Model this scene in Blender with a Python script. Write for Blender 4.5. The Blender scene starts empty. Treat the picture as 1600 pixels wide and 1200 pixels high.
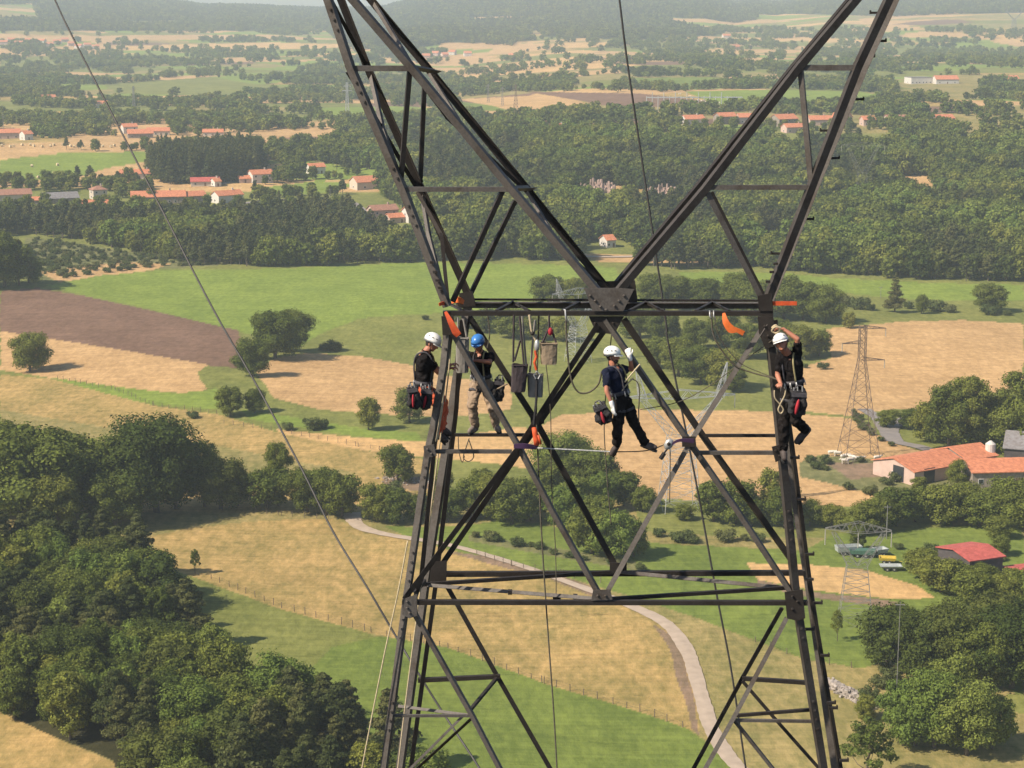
import bpy, bmesh, math, random
import numpy as np
from mathutils import Vector, Matrix

R = math.radians
scene = bpy.context.scene
col = scene.collection

# ---------------------------------------------------------------- camera, sky, sun, exposure
FPX = 3000.0                       # focal length in pixels of a 1600 px wide picture
HOR = -5.0                         # row of the true horizon
CAMZ = 120.0
PITCH = math.atan((600.0 - HOR) / FPX)
cam_data = bpy.data.cameras.new("camera")
cam_data.sensor_width = 36.0
cam_data.lens = 36.0 * FPX / 1600.0
cam_data.clip_start = 0.5
cam_data.clip_end = 60000.0
cam = bpy.data.objects.new("camera", cam_data)
cam.location = (0, 0, CAMZ)
cam.rotation_euler = (math.pi / 2 - PITCH, 0, 0)
col.objects.link(cam)
scene.camera = cam

SUN_EL = R(43)
SUN_DIR = Vector((-0.90, -0.43, 0)).normalized() * math.cos(SUN_EL) + Vector((0, 0, math.sin(SUN_EL)))
world = bpy.data.worlds.new("World")
scene.world = world
world.use_nodes = True
wn = world.node_tree
for n in list(wn.nodes): wn.nodes.remove(n)
w_out = wn.nodes.new('ShaderNodeOutputWorld')
w_bg = wn.nodes.new('ShaderNodeBackground')
w_sky = wn.nodes.new('ShaderNodeTexSky')
w_sky.sky_type = 'NISHITA'
w_sky.sun_disc = False
w_sky.sun_elevation = SUN_EL
w_sky.sun_rotation = math.atan2(SUN_DIR.x, SUN_DIR.y)
w_sky.air_density = 1.0
w_sky.dust_density = 1.5
w_sky.altitude = 900
w_bg.inputs['Strength'].default_value = 0.095
wn.links.new(w_sky.outputs[0], w_bg.inputs['Color'])
wn.links.new(w_bg.outputs[0], w_out.inputs['Surface'])

sun_data = bpy.data.lights.new("sun", 'SUN')
sun_data.energy = 5.0
sun_data.angle = R(0.53)
sun_data.color = (1.0, 0.90, 0.75)
sun = bpy.data.objects.new("sun", sun_data)
sun.rotation_euler = SUN_DIR.to_track_quat('Z', 'Y').to_euler()
sun.location = (0, 0, 300)
col.objects.link(sun)

scene.view_settings.view_transform = 'Standard'
scene.view_settings.look = 'None'
scene.view_settings.exposure = 0.46
scene.view_settings.gamma = 1.0
scene.cycles.use_denoising = True
scene.cycles.max_bounces = 4
scene.cycles.diffuse_bounces = 2
scene.cycles.glossy_bounces = 2
scene.cycles.transmission_bounces = 2
scene.cycles.volume_bounces = 1
scene.cycles.transparent_max_bounces = 4
scene.cycles.use_adaptive_sampling = True
scene.cycles.adaptive_threshold = 0.02

# ---------------------------------------------------------------- geometry of the view
_F = np.array([0, math.cos(PITCH), -math.sin(PITCH)])
_U = np.array([0, math.sin(PITCH), math.cos(PITCH)])

def ray(u, v):
    u = np.asarray(u, float); v = np.asarray(v, float)
    cx = (u - 800) / FPX; cy = (600 - v) / FPX
    return cx, _F[1] + cy * _U[1], _F[2] + cy * _U[2]

def P(u, v, Y):
    """point at world distance Y seen at photograph pixel (u, v)"""
    a, b, c = ray(u, v)
    return Vector((float(a / b) * Y, Y, CAMZ + float(c / b) * Y))

def project(x, y, z):
    dz = z - CAMZ
    d = y * _F[1] + dz * _F[2]
    up = y * _U[1] + dz * _U[2]
    return 800 + FPX * x / d, 600 - FPX * up / d

def sstep(t):
    t = np.clip(t, 0, 1)
    return t * t * (3 - 2 * t)

SKY_U = [-1500, -300, 0, 90, 180, 250, 310, 345, 372, 405, 500, 598, 614, 640, 665, 705, 760, 900, 1000, 1090, 1122, 1135, 1170, 1200, 1240, 1290, 1400, 1600, 1900, 3000]
SKY_V = [-40, -40, -26, -14, -6, 0, 8, 13, 10, 12.5, 17, 17, 13, 5, 0, -5, -8, -12, -10, -7, 3, 7.5, 5, 7.5, 1, -9, -13, -22, -35, -40]

def terrain(x, y):
    x = np.asarray(x, float); y = np.asarray(y, float)
    z = 0.9 * np.sin(x / 47 + 1.3 * np.sin(y / 90)) * np.sin(y / 61 + .7) + 0.6 * np.sin(x / 23 + y / 37 + 2)
    z = z * np.clip((y - 60) / 200, 0, 1)
    A = 14 + 18 * sstep((x + 120) / 260)
    z = z + A * sstep((y - 850) / 700)
    z = z + 4 * np.sin(x / 330 + y / 410) * sstep((y - 1500) / 800) + 6 * np.sin(x / 800 + 1) * np.sin(y / 700) * sstep((y - 2000) / 900)
    u = 800 + FPX * x / (y * 1.019)
    vt = np.interp(u, SKY_U, SKY_V)
    zt = CAMZ + 6500 * (HOR - vt) / FPX * 0.96
    s = sstep((y - 3000) / 3500) ** 1.1
    z = z * (1 - s) + zt * s
    # wooded knolls in front of the far hills
    def knoll(cu, cy, ru, ry, h):
        return h * np.exp(-((u - cu) / ru) ** 2 - ((y - cy) / ry) ** 2)
    z = z + knoll(680, 3900, 150, 400, 18) + knoll(1010, 3700, 150, 300, 10) + knoll(60, 4200, 160, 500, 12) + knoll(1450, 4000, 260, 500, 14)
    return z

def G(u, v):
    """ground seen at photograph pixels (arrays) -> x, y, z"""
    u = np.atleast_1d(np.asarray(u, float)); v = np.atleast_1d(np.asarray(v, float))
    a, b, c = ray(u, v)
    a = a / b; c = c / b
    ys = np.geomspace(180, 14000, 700)
    X = a[:, None] * ys[None]; Z = CAMZ + c[:, None] * ys[None]
    D = Z - terrain(X, np.broadcast_to(ys, X.shape))
    hit = D <= 0
    i = np.where(hit.any(1), hit.argmax(1), len(ys) - 1)
    i = np.maximum(i, 1)
    k = np.arange(len(u))
    d0 = D[k, i - 1]; d1 = D[k, i]
    t = np.clip(d0 / np.where(d0 - d1 == 0, 1, d0 - d1), 0, 1)
    y = ys[i - 1] + (ys[i] - ys[i - 1]) * t
    x = a * y
    return x, y, terrain(x, y)

def G1(u, v):
    x, y, z = G(u, v)
    return Vector((float(x[0]), float(y[0]), float(z[0])))

def inside(poly, u, v):
    p = np.array(poly, float); n = len(p)
    r = np.zeros(np.shape(u), bool)
    j = n - 1
    for i in range(n):
        xi, yi = p[i]; xj, yj = p[j]
        if yi != yj:
            c = ((yi > v) != (yj > v)) & (u < (xj - xi) * (v - yi) / (yj - yi) + xi)
            r ^= c
        j = i
    return r

# ---------------------------------------------------------------- materials
def newmat(name):
    m = bpy.data.materials.new(name); m.use_nodes = True
    nt = m.node_tree
    b = nt.nodes['Principled BSDF']
    return m, nt, b

def simple(name, colr, rough=0.7, metal=0.0, var=0.25, scale=8.0, bump=0.0, obj_var=0.0, spec=None):
    """paint, metal, cloth ... with uneven tone"""
    m, nt, b = newmat(name)
    tc = nt.nodes.new('ShaderNodeTexCoord')
    no = nt.nodes.new('ShaderNodeTexNoise'); no.inputs['Scale'].default_value = scale; no.inputs['Detail'].default_value = 4
    nt.links.new(tc.outputs['Object'], no.inputs['Vector'])
    mr = nt.nodes.new('ShaderNodeMapRange'); mr.inputs['From Min'].default_value = .3; mr.inputs['From Max'].default_value = .7
    mr.inputs['To Min'].default_value = 1 - var; mr.inputs['To Max'].default_value = 1 + var
    nt.links.new(no.outputs[0], mr.inputs['Value'])
    mx = nt.nodes.new('ShaderNodeVectorMath'); mx.operation = 'SCALE'
    mx.inputs[0].default_value = colr[:3]
    nt.links.new(mr.outputs[0], mx.inputs['Scale'])
    last = mx.outputs[0]
    if obj_var:
        oi = nt.nodes.new('ShaderNodeObjectInfo')
        m2 = nt.nodes.new('ShaderNodeMapRange'); m2.inputs['To Min'].default_value = 1 - obj_var; m2.inputs['To Max'].default_value = 1 + obj_var
        nt.links.new(oi.outputs['Random'], m2.inputs['Value'])
        x2 = nt.nodes.new('ShaderNodeVectorMath'); x2.operation = 'SCALE'
        nt.links.new(last, x2.inputs[0]); nt.links.new(m2.outputs[0], x2.inputs['Scale']); last = x2.outputs[0]
    nt.links.new(last, b.inputs['Base Color'])
    b.inputs['Roughness'].default_value = rough
    b.inputs['Metallic'].default_value = metal
    if spec is not None: b.inputs['Specular IOR Level'].default_value = spec
    if bump:
        bp = nt.nodes.new('ShaderNodeBump'); bp.inputs['Strength'].default_value = bump; bp.inputs['Distance'].default_value = .02
        nt.links.new(no.outputs[0], bp.inputs['Height']); nt.links.new(bp.outputs[0], b.inputs['Normal'])
    return m

def leafmat(name, ca, cb, cc):
    m, nt, b = newmat(name)
    nt.nodes.remove(b)
    out = nt.nodes['Material Output']
    oi = nt.nodes.new('ShaderNodeObjectInfo')
    rp = nt.nodes.new('ShaderNodeValToRGB')
    rp.color_ramp.elements[0].color = (*ca, 1); rp.color_ramp.elements[1].color = (*cc, 1)
    e = rp.color_ramp.elements.new(.55); e.color = (*cb, 1)
    nt.links.new(oi.outputs['Random'], rp.inputs[0])
    geo = nt.nodes.new('ShaderNodeNewGeometry')
    mr = nt.nodes.new('ShaderNodeMapRange'); mr.inputs['To Min'].default_value = .62; mr.inputs['To Max'].default_value = 1.38
    nt.links.new(geo.outputs['Random Per Island'], mr.inputs['Value'])
    sc = nt.nodes.new('ShaderNodeVectorMath'); sc.operation = 'SCALE'
    nt.links.new(rp.outputs[0], sc.inputs[0]); nt.links.new(mr.outputs[0], sc.inputs['Scale'])
    df = nt.nodes.new('ShaderNodeBsdfDiffuse'); tr = nt.nodes.new('ShaderNodeBsdfTranslucent')
    mx = nt.nodes.new('ShaderNodeMixShader'); mx.inputs[0].default_value = .28
    nt.links.new(sc.outputs[0], df.inputs[0]); nt.links.new(sc.outputs[0], tr.inputs[0])
    nt.links.new(df.outputs[0], mx.inputs[1]); nt.links.new(tr.outputs[0], mx.inputs[2])
    nt.links.new(mx.outputs[0], out.inputs['Surface'])
    return m

M = {}
M['leaf'] = leafmat('broadleaf_foliage', (.098, .124, .026), (.145, .168, .034), (.215, .218, .044))
M['pine'] = leafmat('pine_foliage', (.062, .078, .027), (.090, .102, .034), (.130, .128, .045))
M['leafbright'] = leafmat('bright_foliage', (.120, .170, .036), (.150, .195, .040), (.190, .220, .048))
M['leafdark'] = leafmat('dark_foliage', (.062, .085, .020), (.085, .106, .025), (.118, .130, .032))
M['bushleaf'] = leafmat('bush_foliage', (.080, .105, .035), (.110, .130, .045), (.15, .15, .055))
M['bark'] = simple('bark', (.11, .085, .06), .9, var=.35, scale=3)

# ---------------------------------------------------------------- mesh helpers
class MB:
    def __init__(s): s.v = []; s.f = []
    def add(s, vs, fs):
        o = len(s.v); s.v.extend([tuple(a) for a in vs]); s.f.extend([tuple(i + o for i in f) for f in fs])
    def box(s, c, size, rot=None):
        c = Vector(c); hx, hy, hz = [k / 2 for k in size]
        vs = [Vector((a * hx, b * hy, d * hz)) for a in (-1, 1) for b in (-1, 1) for d in (-1, 1)]
        if rot is not None: vs = [rot @ a for a in vs]
        s.add([a + c for a in vs], [(0, 1, 3, 2), (4, 6, 7, 5), (0, 4, 5, 1), (2, 3, 7, 6), (0, 2, 6, 4), (1, 5, 7, 3)])
    def tube(s, pts, rad, n=6, cap=True):
        pts = [Vector(p) for p in pts]
        if not hasattr(rad, '__len__'): rad = [rad] * len(pts)
        vs = []; fs = []
        prev = None
        for i, p in enumerate(pts):
            d = (pts[min(i + 1, len(pts) - 1)] - pts[max(i - 1, 0)]).normalized()
            if prev is None:
                a = d.orthogonal().normalized()
            else:
                a = (prev - d * prev.dot(d))
                a = a.normalized() if a.length > 1e-6 else d.orthogonal().normalized()
            prev = a; b = d.cross(a)
            for k in range(n):
                t = 2 * math.pi * k / n
                vs.append(p + (a * math.cos(t) + b * math.sin(t)) * rad[i])
        for i in range(len(pts) - 1):
            for k in range(n):
                k2 = (k + 1) % n
                fs.append((i * n + k, i * n + k2, (i + 1) * n + k2, (i + 1) * n + k))
        if cap:
            fs.append(tuple(range(n - 1, -1, -1))); fs.append(tuple((len(pts) - 1) * n + k for k in range(n)))
        s.add(vs, fs)
    def ell(s, c, r, seg=10, rings=7, rot=None):
        c = Vector(c); vs = [Vector((0, 0, r[2]))]
        for i in range(1, rings):
            t = math.pi * i / rings
            for k in range(seg):
                p = 2 * math.pi * k / seg
                vs.append(Vector((r[0] * math.sin(t) * math.cos(p), r[1] * math.sin(t) * math.sin(p), r[2] * math.cos(t))))
        vs.append(Vector((0, 0, -r[2])))
        fs = [(0, 1 + k, 1 + (k + 1) % seg) for k in range(seg)]
        for i in range(rings - 2):
            for k in range(seg):
                a = 1 + i * seg; b = a + seg; k2 = (k + 1) % seg
                fs.append((a + k, b + k, b + k2, a + k2))
        L = len(vs) - 1; a = 1 + (rings - 2) * seg
        fs += [(L, a + (k + 1) % seg, a + k) for k in range(seg)]
        if rot is not None: vs = [rot @ q for q in vs]
        s.add([q + c for q in vs], fs)
    def prism(s, pts, d, off=0.0):
        """solid plate from an outline (3D points) with thickness vector d"""
        pts = [Vector(p) for p in pts]; d = Vector(d); n = len(pts)
        vs = [p - d / 2 for p in pts] + [p + d / 2 for p in pts]
        fs = [tuple(range(n - 1, -1, -1)), tuple(range(n, 2 * n))] + [(i, (i + 1) % n, n + (i + 1) % n, n + i) for i in range(n)]
        s.add(vs, fs)
    def build(s, name, mat, parent=None, smooth=False, origin=None):
        me = bpy.data.meshes.new(name)
        o0 = Vector(origin) if origin is not None else Vector((0, 0, 0))
        vs = [(a[0] - o0.x, a[1] - o0.y, a[2] - o0.z) for a in s.v] if origin is not None else s.v
        me.from_pydata(vs, [], s.f)
        mats = mat if isinstance(mat, (list, tuple)) else [mat]
        for m in mats: me.materials.append(m)
        if smooth: me.polygons.foreach_set('use_smooth', [True] * len(me.polygons))
        me.update()
        ob = bpy.data.objects.new(name, me); col.objects.link(ob)
        if origin is not None: ob.location = o0
        if parent is not None: ob.parent = parent
        return ob

def tag(o, label=None, cat=None, group=None, kind=None):
    if label: o['label'] = label
    if cat: o['category'] = cat
    if group: o['group'] = group
    if kind: o['kind'] = kind
    return o

def empty(name, loc, rz=0.0, sc=1.0):
    o = bpy.data.objects.new(name, None); col.objects.link(o)
    o.location = loc; o.rotation_euler = (0, 0, rz); o.scale = (sc, sc, sc); o.empty_display_size = .3
    return o

def copy_tree(o, parent=None):
    c = o.copy(); col.objects.link(c); c.parent = parent
    for ch in kids.get(o.name, []) or list(o.children):
        copy_tree(ch, c)
    return c
kids = {}
# ---------------------------------------------------------------- the ground: one sheet of fields
DRY = ((.42, .275, .108), (.255, .200, .068))
DRYG = ((.31, .235, .095), (.195, .180, .060))
GRN = ((.165, .200, .042), (.125, .165, .036))
GRN2 = ((.200, .248, .048), (.165, .218, .042))
OLV = ((.205, .205, .058), (.145, .160, .042))
CROP = ((.50, .315, .148), (.43, .265, .120))
CROPO = ((.56, .345, .15), (.47, .30, .13))
SOIL = ((.200, .120, .080), (.165, .098, .065))
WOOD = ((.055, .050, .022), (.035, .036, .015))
SCRUB = ((.19, .175, .075), (.12, .13, .05))
EARTH = ((.25, .165, .11), (.19, .14, .085))
# name, colours, contrast, streaks, outline on the photograph (ordered back to front)
FIELDS = [
 # far plain
 (CROP, [(0,60),(200,55),(420,54),(540,62),(300,62),(0,67)]),
 (CROPO, [(180,72),(420,66),(560,70),(560,75),(330,78),(200,78)]),
 (CROP, [(0,80),(120,76),(180,80),(60,86),(0,87)]),
 (GRN2, [(240,84),(420,80),(500,84),(400,90),(260,90)]),
 (CROP, [(410,42),(520,40),(530,46),(420,48)]),
 (CROP, [(1130,34),(1200,30),(1240,34),(1150,38)]),
 (CROP, [(1340,30),(1440,20),(1530,16),(1500,22),(1400,30),(1350,34)]),
 (CROPO, [(1010,92),(1120,88),(1180,92),(1060,97)]),
 (CROPO, [(1260,62),(1360,60),(1370,65),(1270,67)]),
 (CROP, [(740,27),(930,22),(935,30),(880,36),(760,38)]),
 (CROP, [(690,66),(850,68),(850,76),(680,78)]),
 (OLV, [(0,92),(130,84),(250,100),(120,112),(0,112)]),
 (OLV, [(170,132),(330,120),(480,140),(330,150),(180,146)]),
 (GRN2, [(330,120),(470,112),(520,122),(400,132)]),
 (CROP, [(715,155),(840,149),(905,158),(945,170),(860,172),(770,166)]),
 (SOIL, [(820,143),(1000,146),(1130,160),(1125,168),(950,166),(905,157)]),
 (GRN, [(715,158),(770,165),(800,174),(720,172)]),
 (GRN2, [(1070,143),(1200,140),(1340,143),(1400,152),(1350,165),(1130,166),(1100,155)]),
 (GRN, [(990,122),(1110,120),(1160,132),(1060,140),(1000,138)]),
 (DRYG, [(1400,140),(1530,138),(1530,155),(1400,155)]),
 (GRN2, [(500,168),(640,166),(700,172),(640,186),(500,186)]),
 (OLV, [(360,178),(500,172),(500,188),(400,190)]),
 (CROP, [(0,224),(260,220),(300,226),(250,238),(0,248)]),
 (GRN2, [(0,250),(90,240),(225,236),(240,250),(170,262),(110,280),(0,284)]),
 (GRN2, [(385,296),(500,282),(560,288),(520,300),(420,306)]),
 (CROP, [(410,255),(450,258),(440,268),(380,280),(330,292),(240,296),(240,288),(330,280)]),
 (GRN2, [(680,340),(740,350),(830,370),(815,380),(740,372),(690,364)]),
 (DRYG, [(1370,212),(1480,210),(1600,214),(1600,228),(1420,226)]),
 (CROP, [(1190,370),(1225,368),(1222,388),(1192,390)]),
 (GRN2, [(1060,425),(1150,425),(1240,428),(1230,445),(1070,446)]),
 (CROP, [(900,396),(1090,398),(1120,405),(1100,412),(940,410)]),
 # scrub slope on the left
 (SCRUB, [(40,370),(150,385),(250,400),(380,412),(250,420),(70,438),(40,420)]),
 (CROP, [(60,425),(180,410),(270,412),(240,422),(90,440)]),
 # valley floor
 (GRN2, [(72,446),(160,430),(260,422),(420,420),(560,414),(660,409),(780,412),(900,414),(960,418),(1000,470),(900,480),(700,488),(560,497),(500,522),(470,540),(380,520),(230,482),(130,462)]),
 (GRN2, [(1235,428),(1300,434),(1450,442),(1600,445),(1600,470),(1500,470),(1400,466),(1300,456),(1240,450)]),
 (OLV, [(500,528),(560,500),(700,490),(900,484),(1190,480),(1200,560),(1190,630),(1050,645),(900,640),(780,640),(700,600),(560,552),(520,545)]),
 (OLV, [(1190,470),(1300,462),(1450,470),(1600,478),(1600,506),(1400,500),(1290,512),(1250,530),(1190,540)]),
 (CROP, [(1288,514),(1400,503),(1500,500),(1600,506),(1600,600),(1470,640),(1380,640),(1330,650),(1230,640),(1240,575),(1300,560)]),
 (SOIL, [(0,454),(60,450),(130,462),(230,484),(376,517),(372,575),(330,572),(180,545),(0,517)]),
 (CROP, [(0,517),(180,545),(328,570),(308,582),(322,608),(300,613),(260,613),(180,604),(90,592),(40,584),(0,578)]),
 (GRN2, [(80,590),(180,604),(270,614),(322,610),(338,606),(348,618),(340,640),(240,632),(150,614)]),
 (CROP, [(398,580),(430,560),(480,552),(560,556),(640,570),(720,592),(800,600),(800,640),(700,652),(640,650),(500,640),(430,622)]),
 (GRN2, [(375,640),(460,652),(560,668),(650,676),(660,690),(560,682),(470,668),(390,655)]),
 (CROPO, [(430,670),(560,684),(660,690),(800,668),(920,672),(1010,680),(1040,790),(980,770),(900,745),(780,725),(640,712),(540,700),(450,686)]),
 (CROP, [(880,648),(1000,640),(1200,642),(1330,654),(1392,690),(1450,708),(1360,716),(1280,712),(1250,730),(1310,750),(1390,785),(1300,795),(1180,792),(1040,795),(960,745),(880,705),(820,680)]),
 (SCRUB, [(1290,712),(1370,716),(1430,720),(1500,730),(1500,790),(1360,770),(1250,745),(1250,722)]),
 (EARTH, [(1290,722),(1380,724),(1400,742),(1330,750)]),
 (OLV, [(990,775),(1200,790),(1380,792),(1480,800),(1500,850),(1300,840),(1150,840),(1000,830)]),
 # near fields
 (DRY, [(0,585),(80,592),(240,634),(345,648),(430,675),(560,702),(680,720),(680,790),(500,800),(330,800),(0,800)]),
 (DRYG, [(0,640),(180,670),(360,700),(560,740),(500,760),(300,740),(0,700)]),
 (EARTH, [(598,742),(660,745),(700,755),(660,768),(600,762)]),
 (GRN, [(600,822),(720,822),(800,810),(900,830),(1040,850),(1250,860),(1300,835),(1450,825),(1600,815),(1600,1090),(1440,1010),(1350,1045),(1260,1030),(1180,1000),(1080,962),(980,930),(880,900),(760,872),(660,850)]),
 (CROPO, [(1170,880),(1260,882),(1350,890),(1430,915),(1462,935),(1380,935),(1270,922),(1180,905)]),
 (EARTH, [(1180,905),(1270,925),(1380,937),(1420,945),(1380,948),(1270,934),(1180,915)]),
 (SCRUB, [(730,836),(880,858),(1000,880),(1000,893),(880,872),(730,845)]),
 (DRY, [(230,838),(300,825),(420,812),(520,812),(600,832),(700,858),(860,902),(960,940),(1030,975),(1062,1010),(1085,1070),(1098,1145),(1060,1135),(1000,1112),(850,1068),(700,1012),(580,990),(440,952),(270,892)]),
 (EARTH, [(700,862),(760,868),(880,900),(960,930),(930,935),(860,905),(760,880)]),
 (EARTH, [(1020,975),(1045,990),(1068,1030),(1080,1080),(1098,1150),(1085,1140),(1062,1070),(1045,1020)]),
 (OLV, [(255,885),(440,952),(580,990),(600,1000),(560,1050),(500,1300),(250,1300)]),
 (GRN, [(520,1012),(600,994),(700,1012),(850,1068),(1000,1112),(1080,1140),(1140,1180),(1200,1300),(400,1300),(450,1080)]),
 (DRYG, [(985,948),(1080,965),(1180,1003),(1260,1034),(1350,1046),(1440,1020),(1620,1120),(1900,1300),(1230,1400),(1150,1200),(1110,1090),(1090,1010),(1050,975)]),
 (OLV, [(1570,1085),(1700,1085),(1700,1130),(1575,1112)]),
 (DRY, [(-300,1090),(0,1108),(60,1140),(180,1192),(300,1300),(-300,1400)]),
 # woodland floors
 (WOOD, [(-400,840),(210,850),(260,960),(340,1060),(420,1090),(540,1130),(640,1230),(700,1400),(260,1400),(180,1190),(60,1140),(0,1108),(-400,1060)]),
]

NU = 1120
uu = np.linspace(-450, 2050, NU)
# rows: dense in the picture, from behind the camera's feet to the hills
vr = HOR + np.concatenate([np.linspace(1500, 240, 560), np.linspace(238.5, 60, 190), np.linspace(59, 11, 90)])
ty = CAMZ * .97 / np.tan(PITCH + np.arctan((vr - 605 - 0) / FPX))      # distances for flat ground
ty = np.concatenate([np.linspace(40, ty[0] * .97, 20), ty])
ty = ty[ty < 4000]
ty = np.concatenate([ty, np.geomspace(4020, 6500, 150), np.linspace(6530, 7600, 12)])
cxs = (uu - 800) / FPX
Yg = np.repeat(ty[:, None], NU, 1)
Xg = cxs[None] * (Yg * 1.02 + 60)
Zg = terrain(Xg, Yg)
ny = len(ty)
rng = np.random.default_rng(7)
pu, pv = project(Xg, Yg, Zg)
# soften outlines a little: hand-made field edges wander
wob = 0.6 * np.sin(Xg / 6.0 + Yg / 11) + 0.5 * np.sin(Xg / 2.7 - Yg / 5)
sc_px = FPX / Yg
pu_w = pu + wob * sc_px * .5; pv_w = pv + wob * sc_px * .08

def value_noise(x, y, seed):
    xi = np.floor(x).astype(int); yi = np.floor(y).astype(int)
    fx = x - xi; fy = y - yi; fx = fx * fx * (3 - 2 * fx); fy = fy * fy * (3 - 2 * fy)
    def h(a, b):
        n = (a * 374761393 + b * 668265263 + seed * 974711) & 0x7fffffff
        n = ((n ^ (n >> 13)) * 1274126177) & 0x7fffffff
        return ((n ^ (n >> 16)) & 0xffff) / 65535.0
    return (h(xi, yi) * (1 - fx) + h(xi + 1, yi) * fx) * (1 - fy) + (h(xi, yi + 1) * (1 - fx) + h(xi + 1, yi + 1) * fx) * fy

CA = np.zeros((ny, NU, 3)); CB = np.zeros((ny, NU, 3))
CA[:] = OLV[0]; CB[:] = OLV[1]
CA[pv > 780] = DRYG[0]; CB[pv > 780] = DRYG[1]
# the plain: patchwork of small fields
def cells(x, y, sx, sy, seed):
    """irregular parcels: nearest of jittered seeds"""
    gx = x / sx; gy = y / sy
    bi = np.floor(gx).astype(int); bj = np.floor(gy).astype(int)
    best = np.full(x.shape, 1e9); bid = np.zeros(x.shape)
    for di in (-1, 0, 1):
        for dj in (-1, 0, 1):
            a = bi + di; b = bj + dj
            n = (a * 73856093 ^ b * 19349663 ^ seed * 83492791) & 0x7fffffff
            n = (n * 1103515245 + 12345) & 0x7fffffff
            jx = ((n >> 8) & 0xff) / 255.; jy = ((n >> 16) & 0xff) / 255.
            d = np.maximum(abs(gx - a - jx), abs(gy - b - jy))
            m = d < best
            best = np.where(m, d, best); bid = np.where(m, ((n >> 4) & 0xfff) / 4095., bid)
    return bid
far = (Yg > 1450) | ((pv < 300) & (Yg > 1100))
cid = cells(Xg + .25 * Yg, Yg - .1 * Xg, 150, 120, 3)
pal = [(0.0, GRN2), (.16, OLV), (.33, DRYG), (.48, CROP), (.70, OLV), (.78, DRY), (.88, CROPO), (.96, SOIL)]
for t, c in pal:
    m = far & (cid >= t)
    CA[m] = c[0]; CB[m] = c[1]
hills = (Yg > 3600) & (pv < 48)
hn = value_noise(Xg / 500 + 3, Yg / 700, 5) * .6 + value_noise(Xg / 160, Yg / 260, 9) * .4
m = hills & (hn > .57)
CA[m] = (.055, .075, .035); CB[m] = (.045, .062, .03)
# dark woods of the far hills
for poly in [[(605,22),(640,5),(700,-20),(1090,-20),(1130,8),(1120,20),(950,20),(900,24),(740,28),(600,30)],
             [(500,40),(560,33),(700,30),(760,42),(820,52),(800,72),(700,66),(640,78),(540,74)],
             [(840,40),(900,34),(1050,38),(1120,55),(990,62),(850,58)],
             [(30,-40),(250,0),(330,10),(400,14),(330,30),(180,34),(60,28)],
             [(1130,8),(1240,-5),(1330,-20),(1700,-40),(1700,18),(1500,22),(1400,26),(1250,22),(1130,22)]]:
    m = inside(poly, pu, pv) & (Yg > 3000)
    CA[m] = (.05, .07, .035); CB[m] = (.04, .058, .03)
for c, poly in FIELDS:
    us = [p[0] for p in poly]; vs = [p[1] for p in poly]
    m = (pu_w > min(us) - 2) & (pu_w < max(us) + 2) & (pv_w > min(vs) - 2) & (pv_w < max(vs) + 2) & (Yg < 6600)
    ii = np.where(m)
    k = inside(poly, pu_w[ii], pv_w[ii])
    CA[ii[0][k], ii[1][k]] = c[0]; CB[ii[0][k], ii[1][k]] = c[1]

me = bpy.data.meshes.new("ground")
V = np.stack([Xg, Yg, Zg], -1).reshape(-1, 3)
me.vertices.add(len(V)); me.vertices.foreach_set('co', V.ravel())
ii, jj = np.meshgrid(np.arange(ny - 1), np.arange(NU - 1), indexing='ij')
a = (ii * NU + jj).ravel()
quads = np.stack([a, a + 1, a + NU + 1, a + NU], 1)
nf = len(quads)
me.loops.add(nf * 4); me.loops.foreach_set('vertex_index', quads.ravel().astype(np.int32))
me.polygons.add(nf); me.polygons.foreach_set('loop_start', np.arange(0, nf * 4, 4, dtype=np.int32))
me.polygons.foreach_set('use_smooth', np.ones(nf, bool))
me.update(calc_edges=True)
for nm, arr in (('cola', CA), ('colb', CB)):
    at = me.color_attributes.new(nm, 'FLOAT_COLOR', 'POINT')
    at.data.foreach_set('color', np.concatenate([arr.reshape(-1, 3), np.ones((len(V), 1))], 1).ravel().astype(np.float32))

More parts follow.
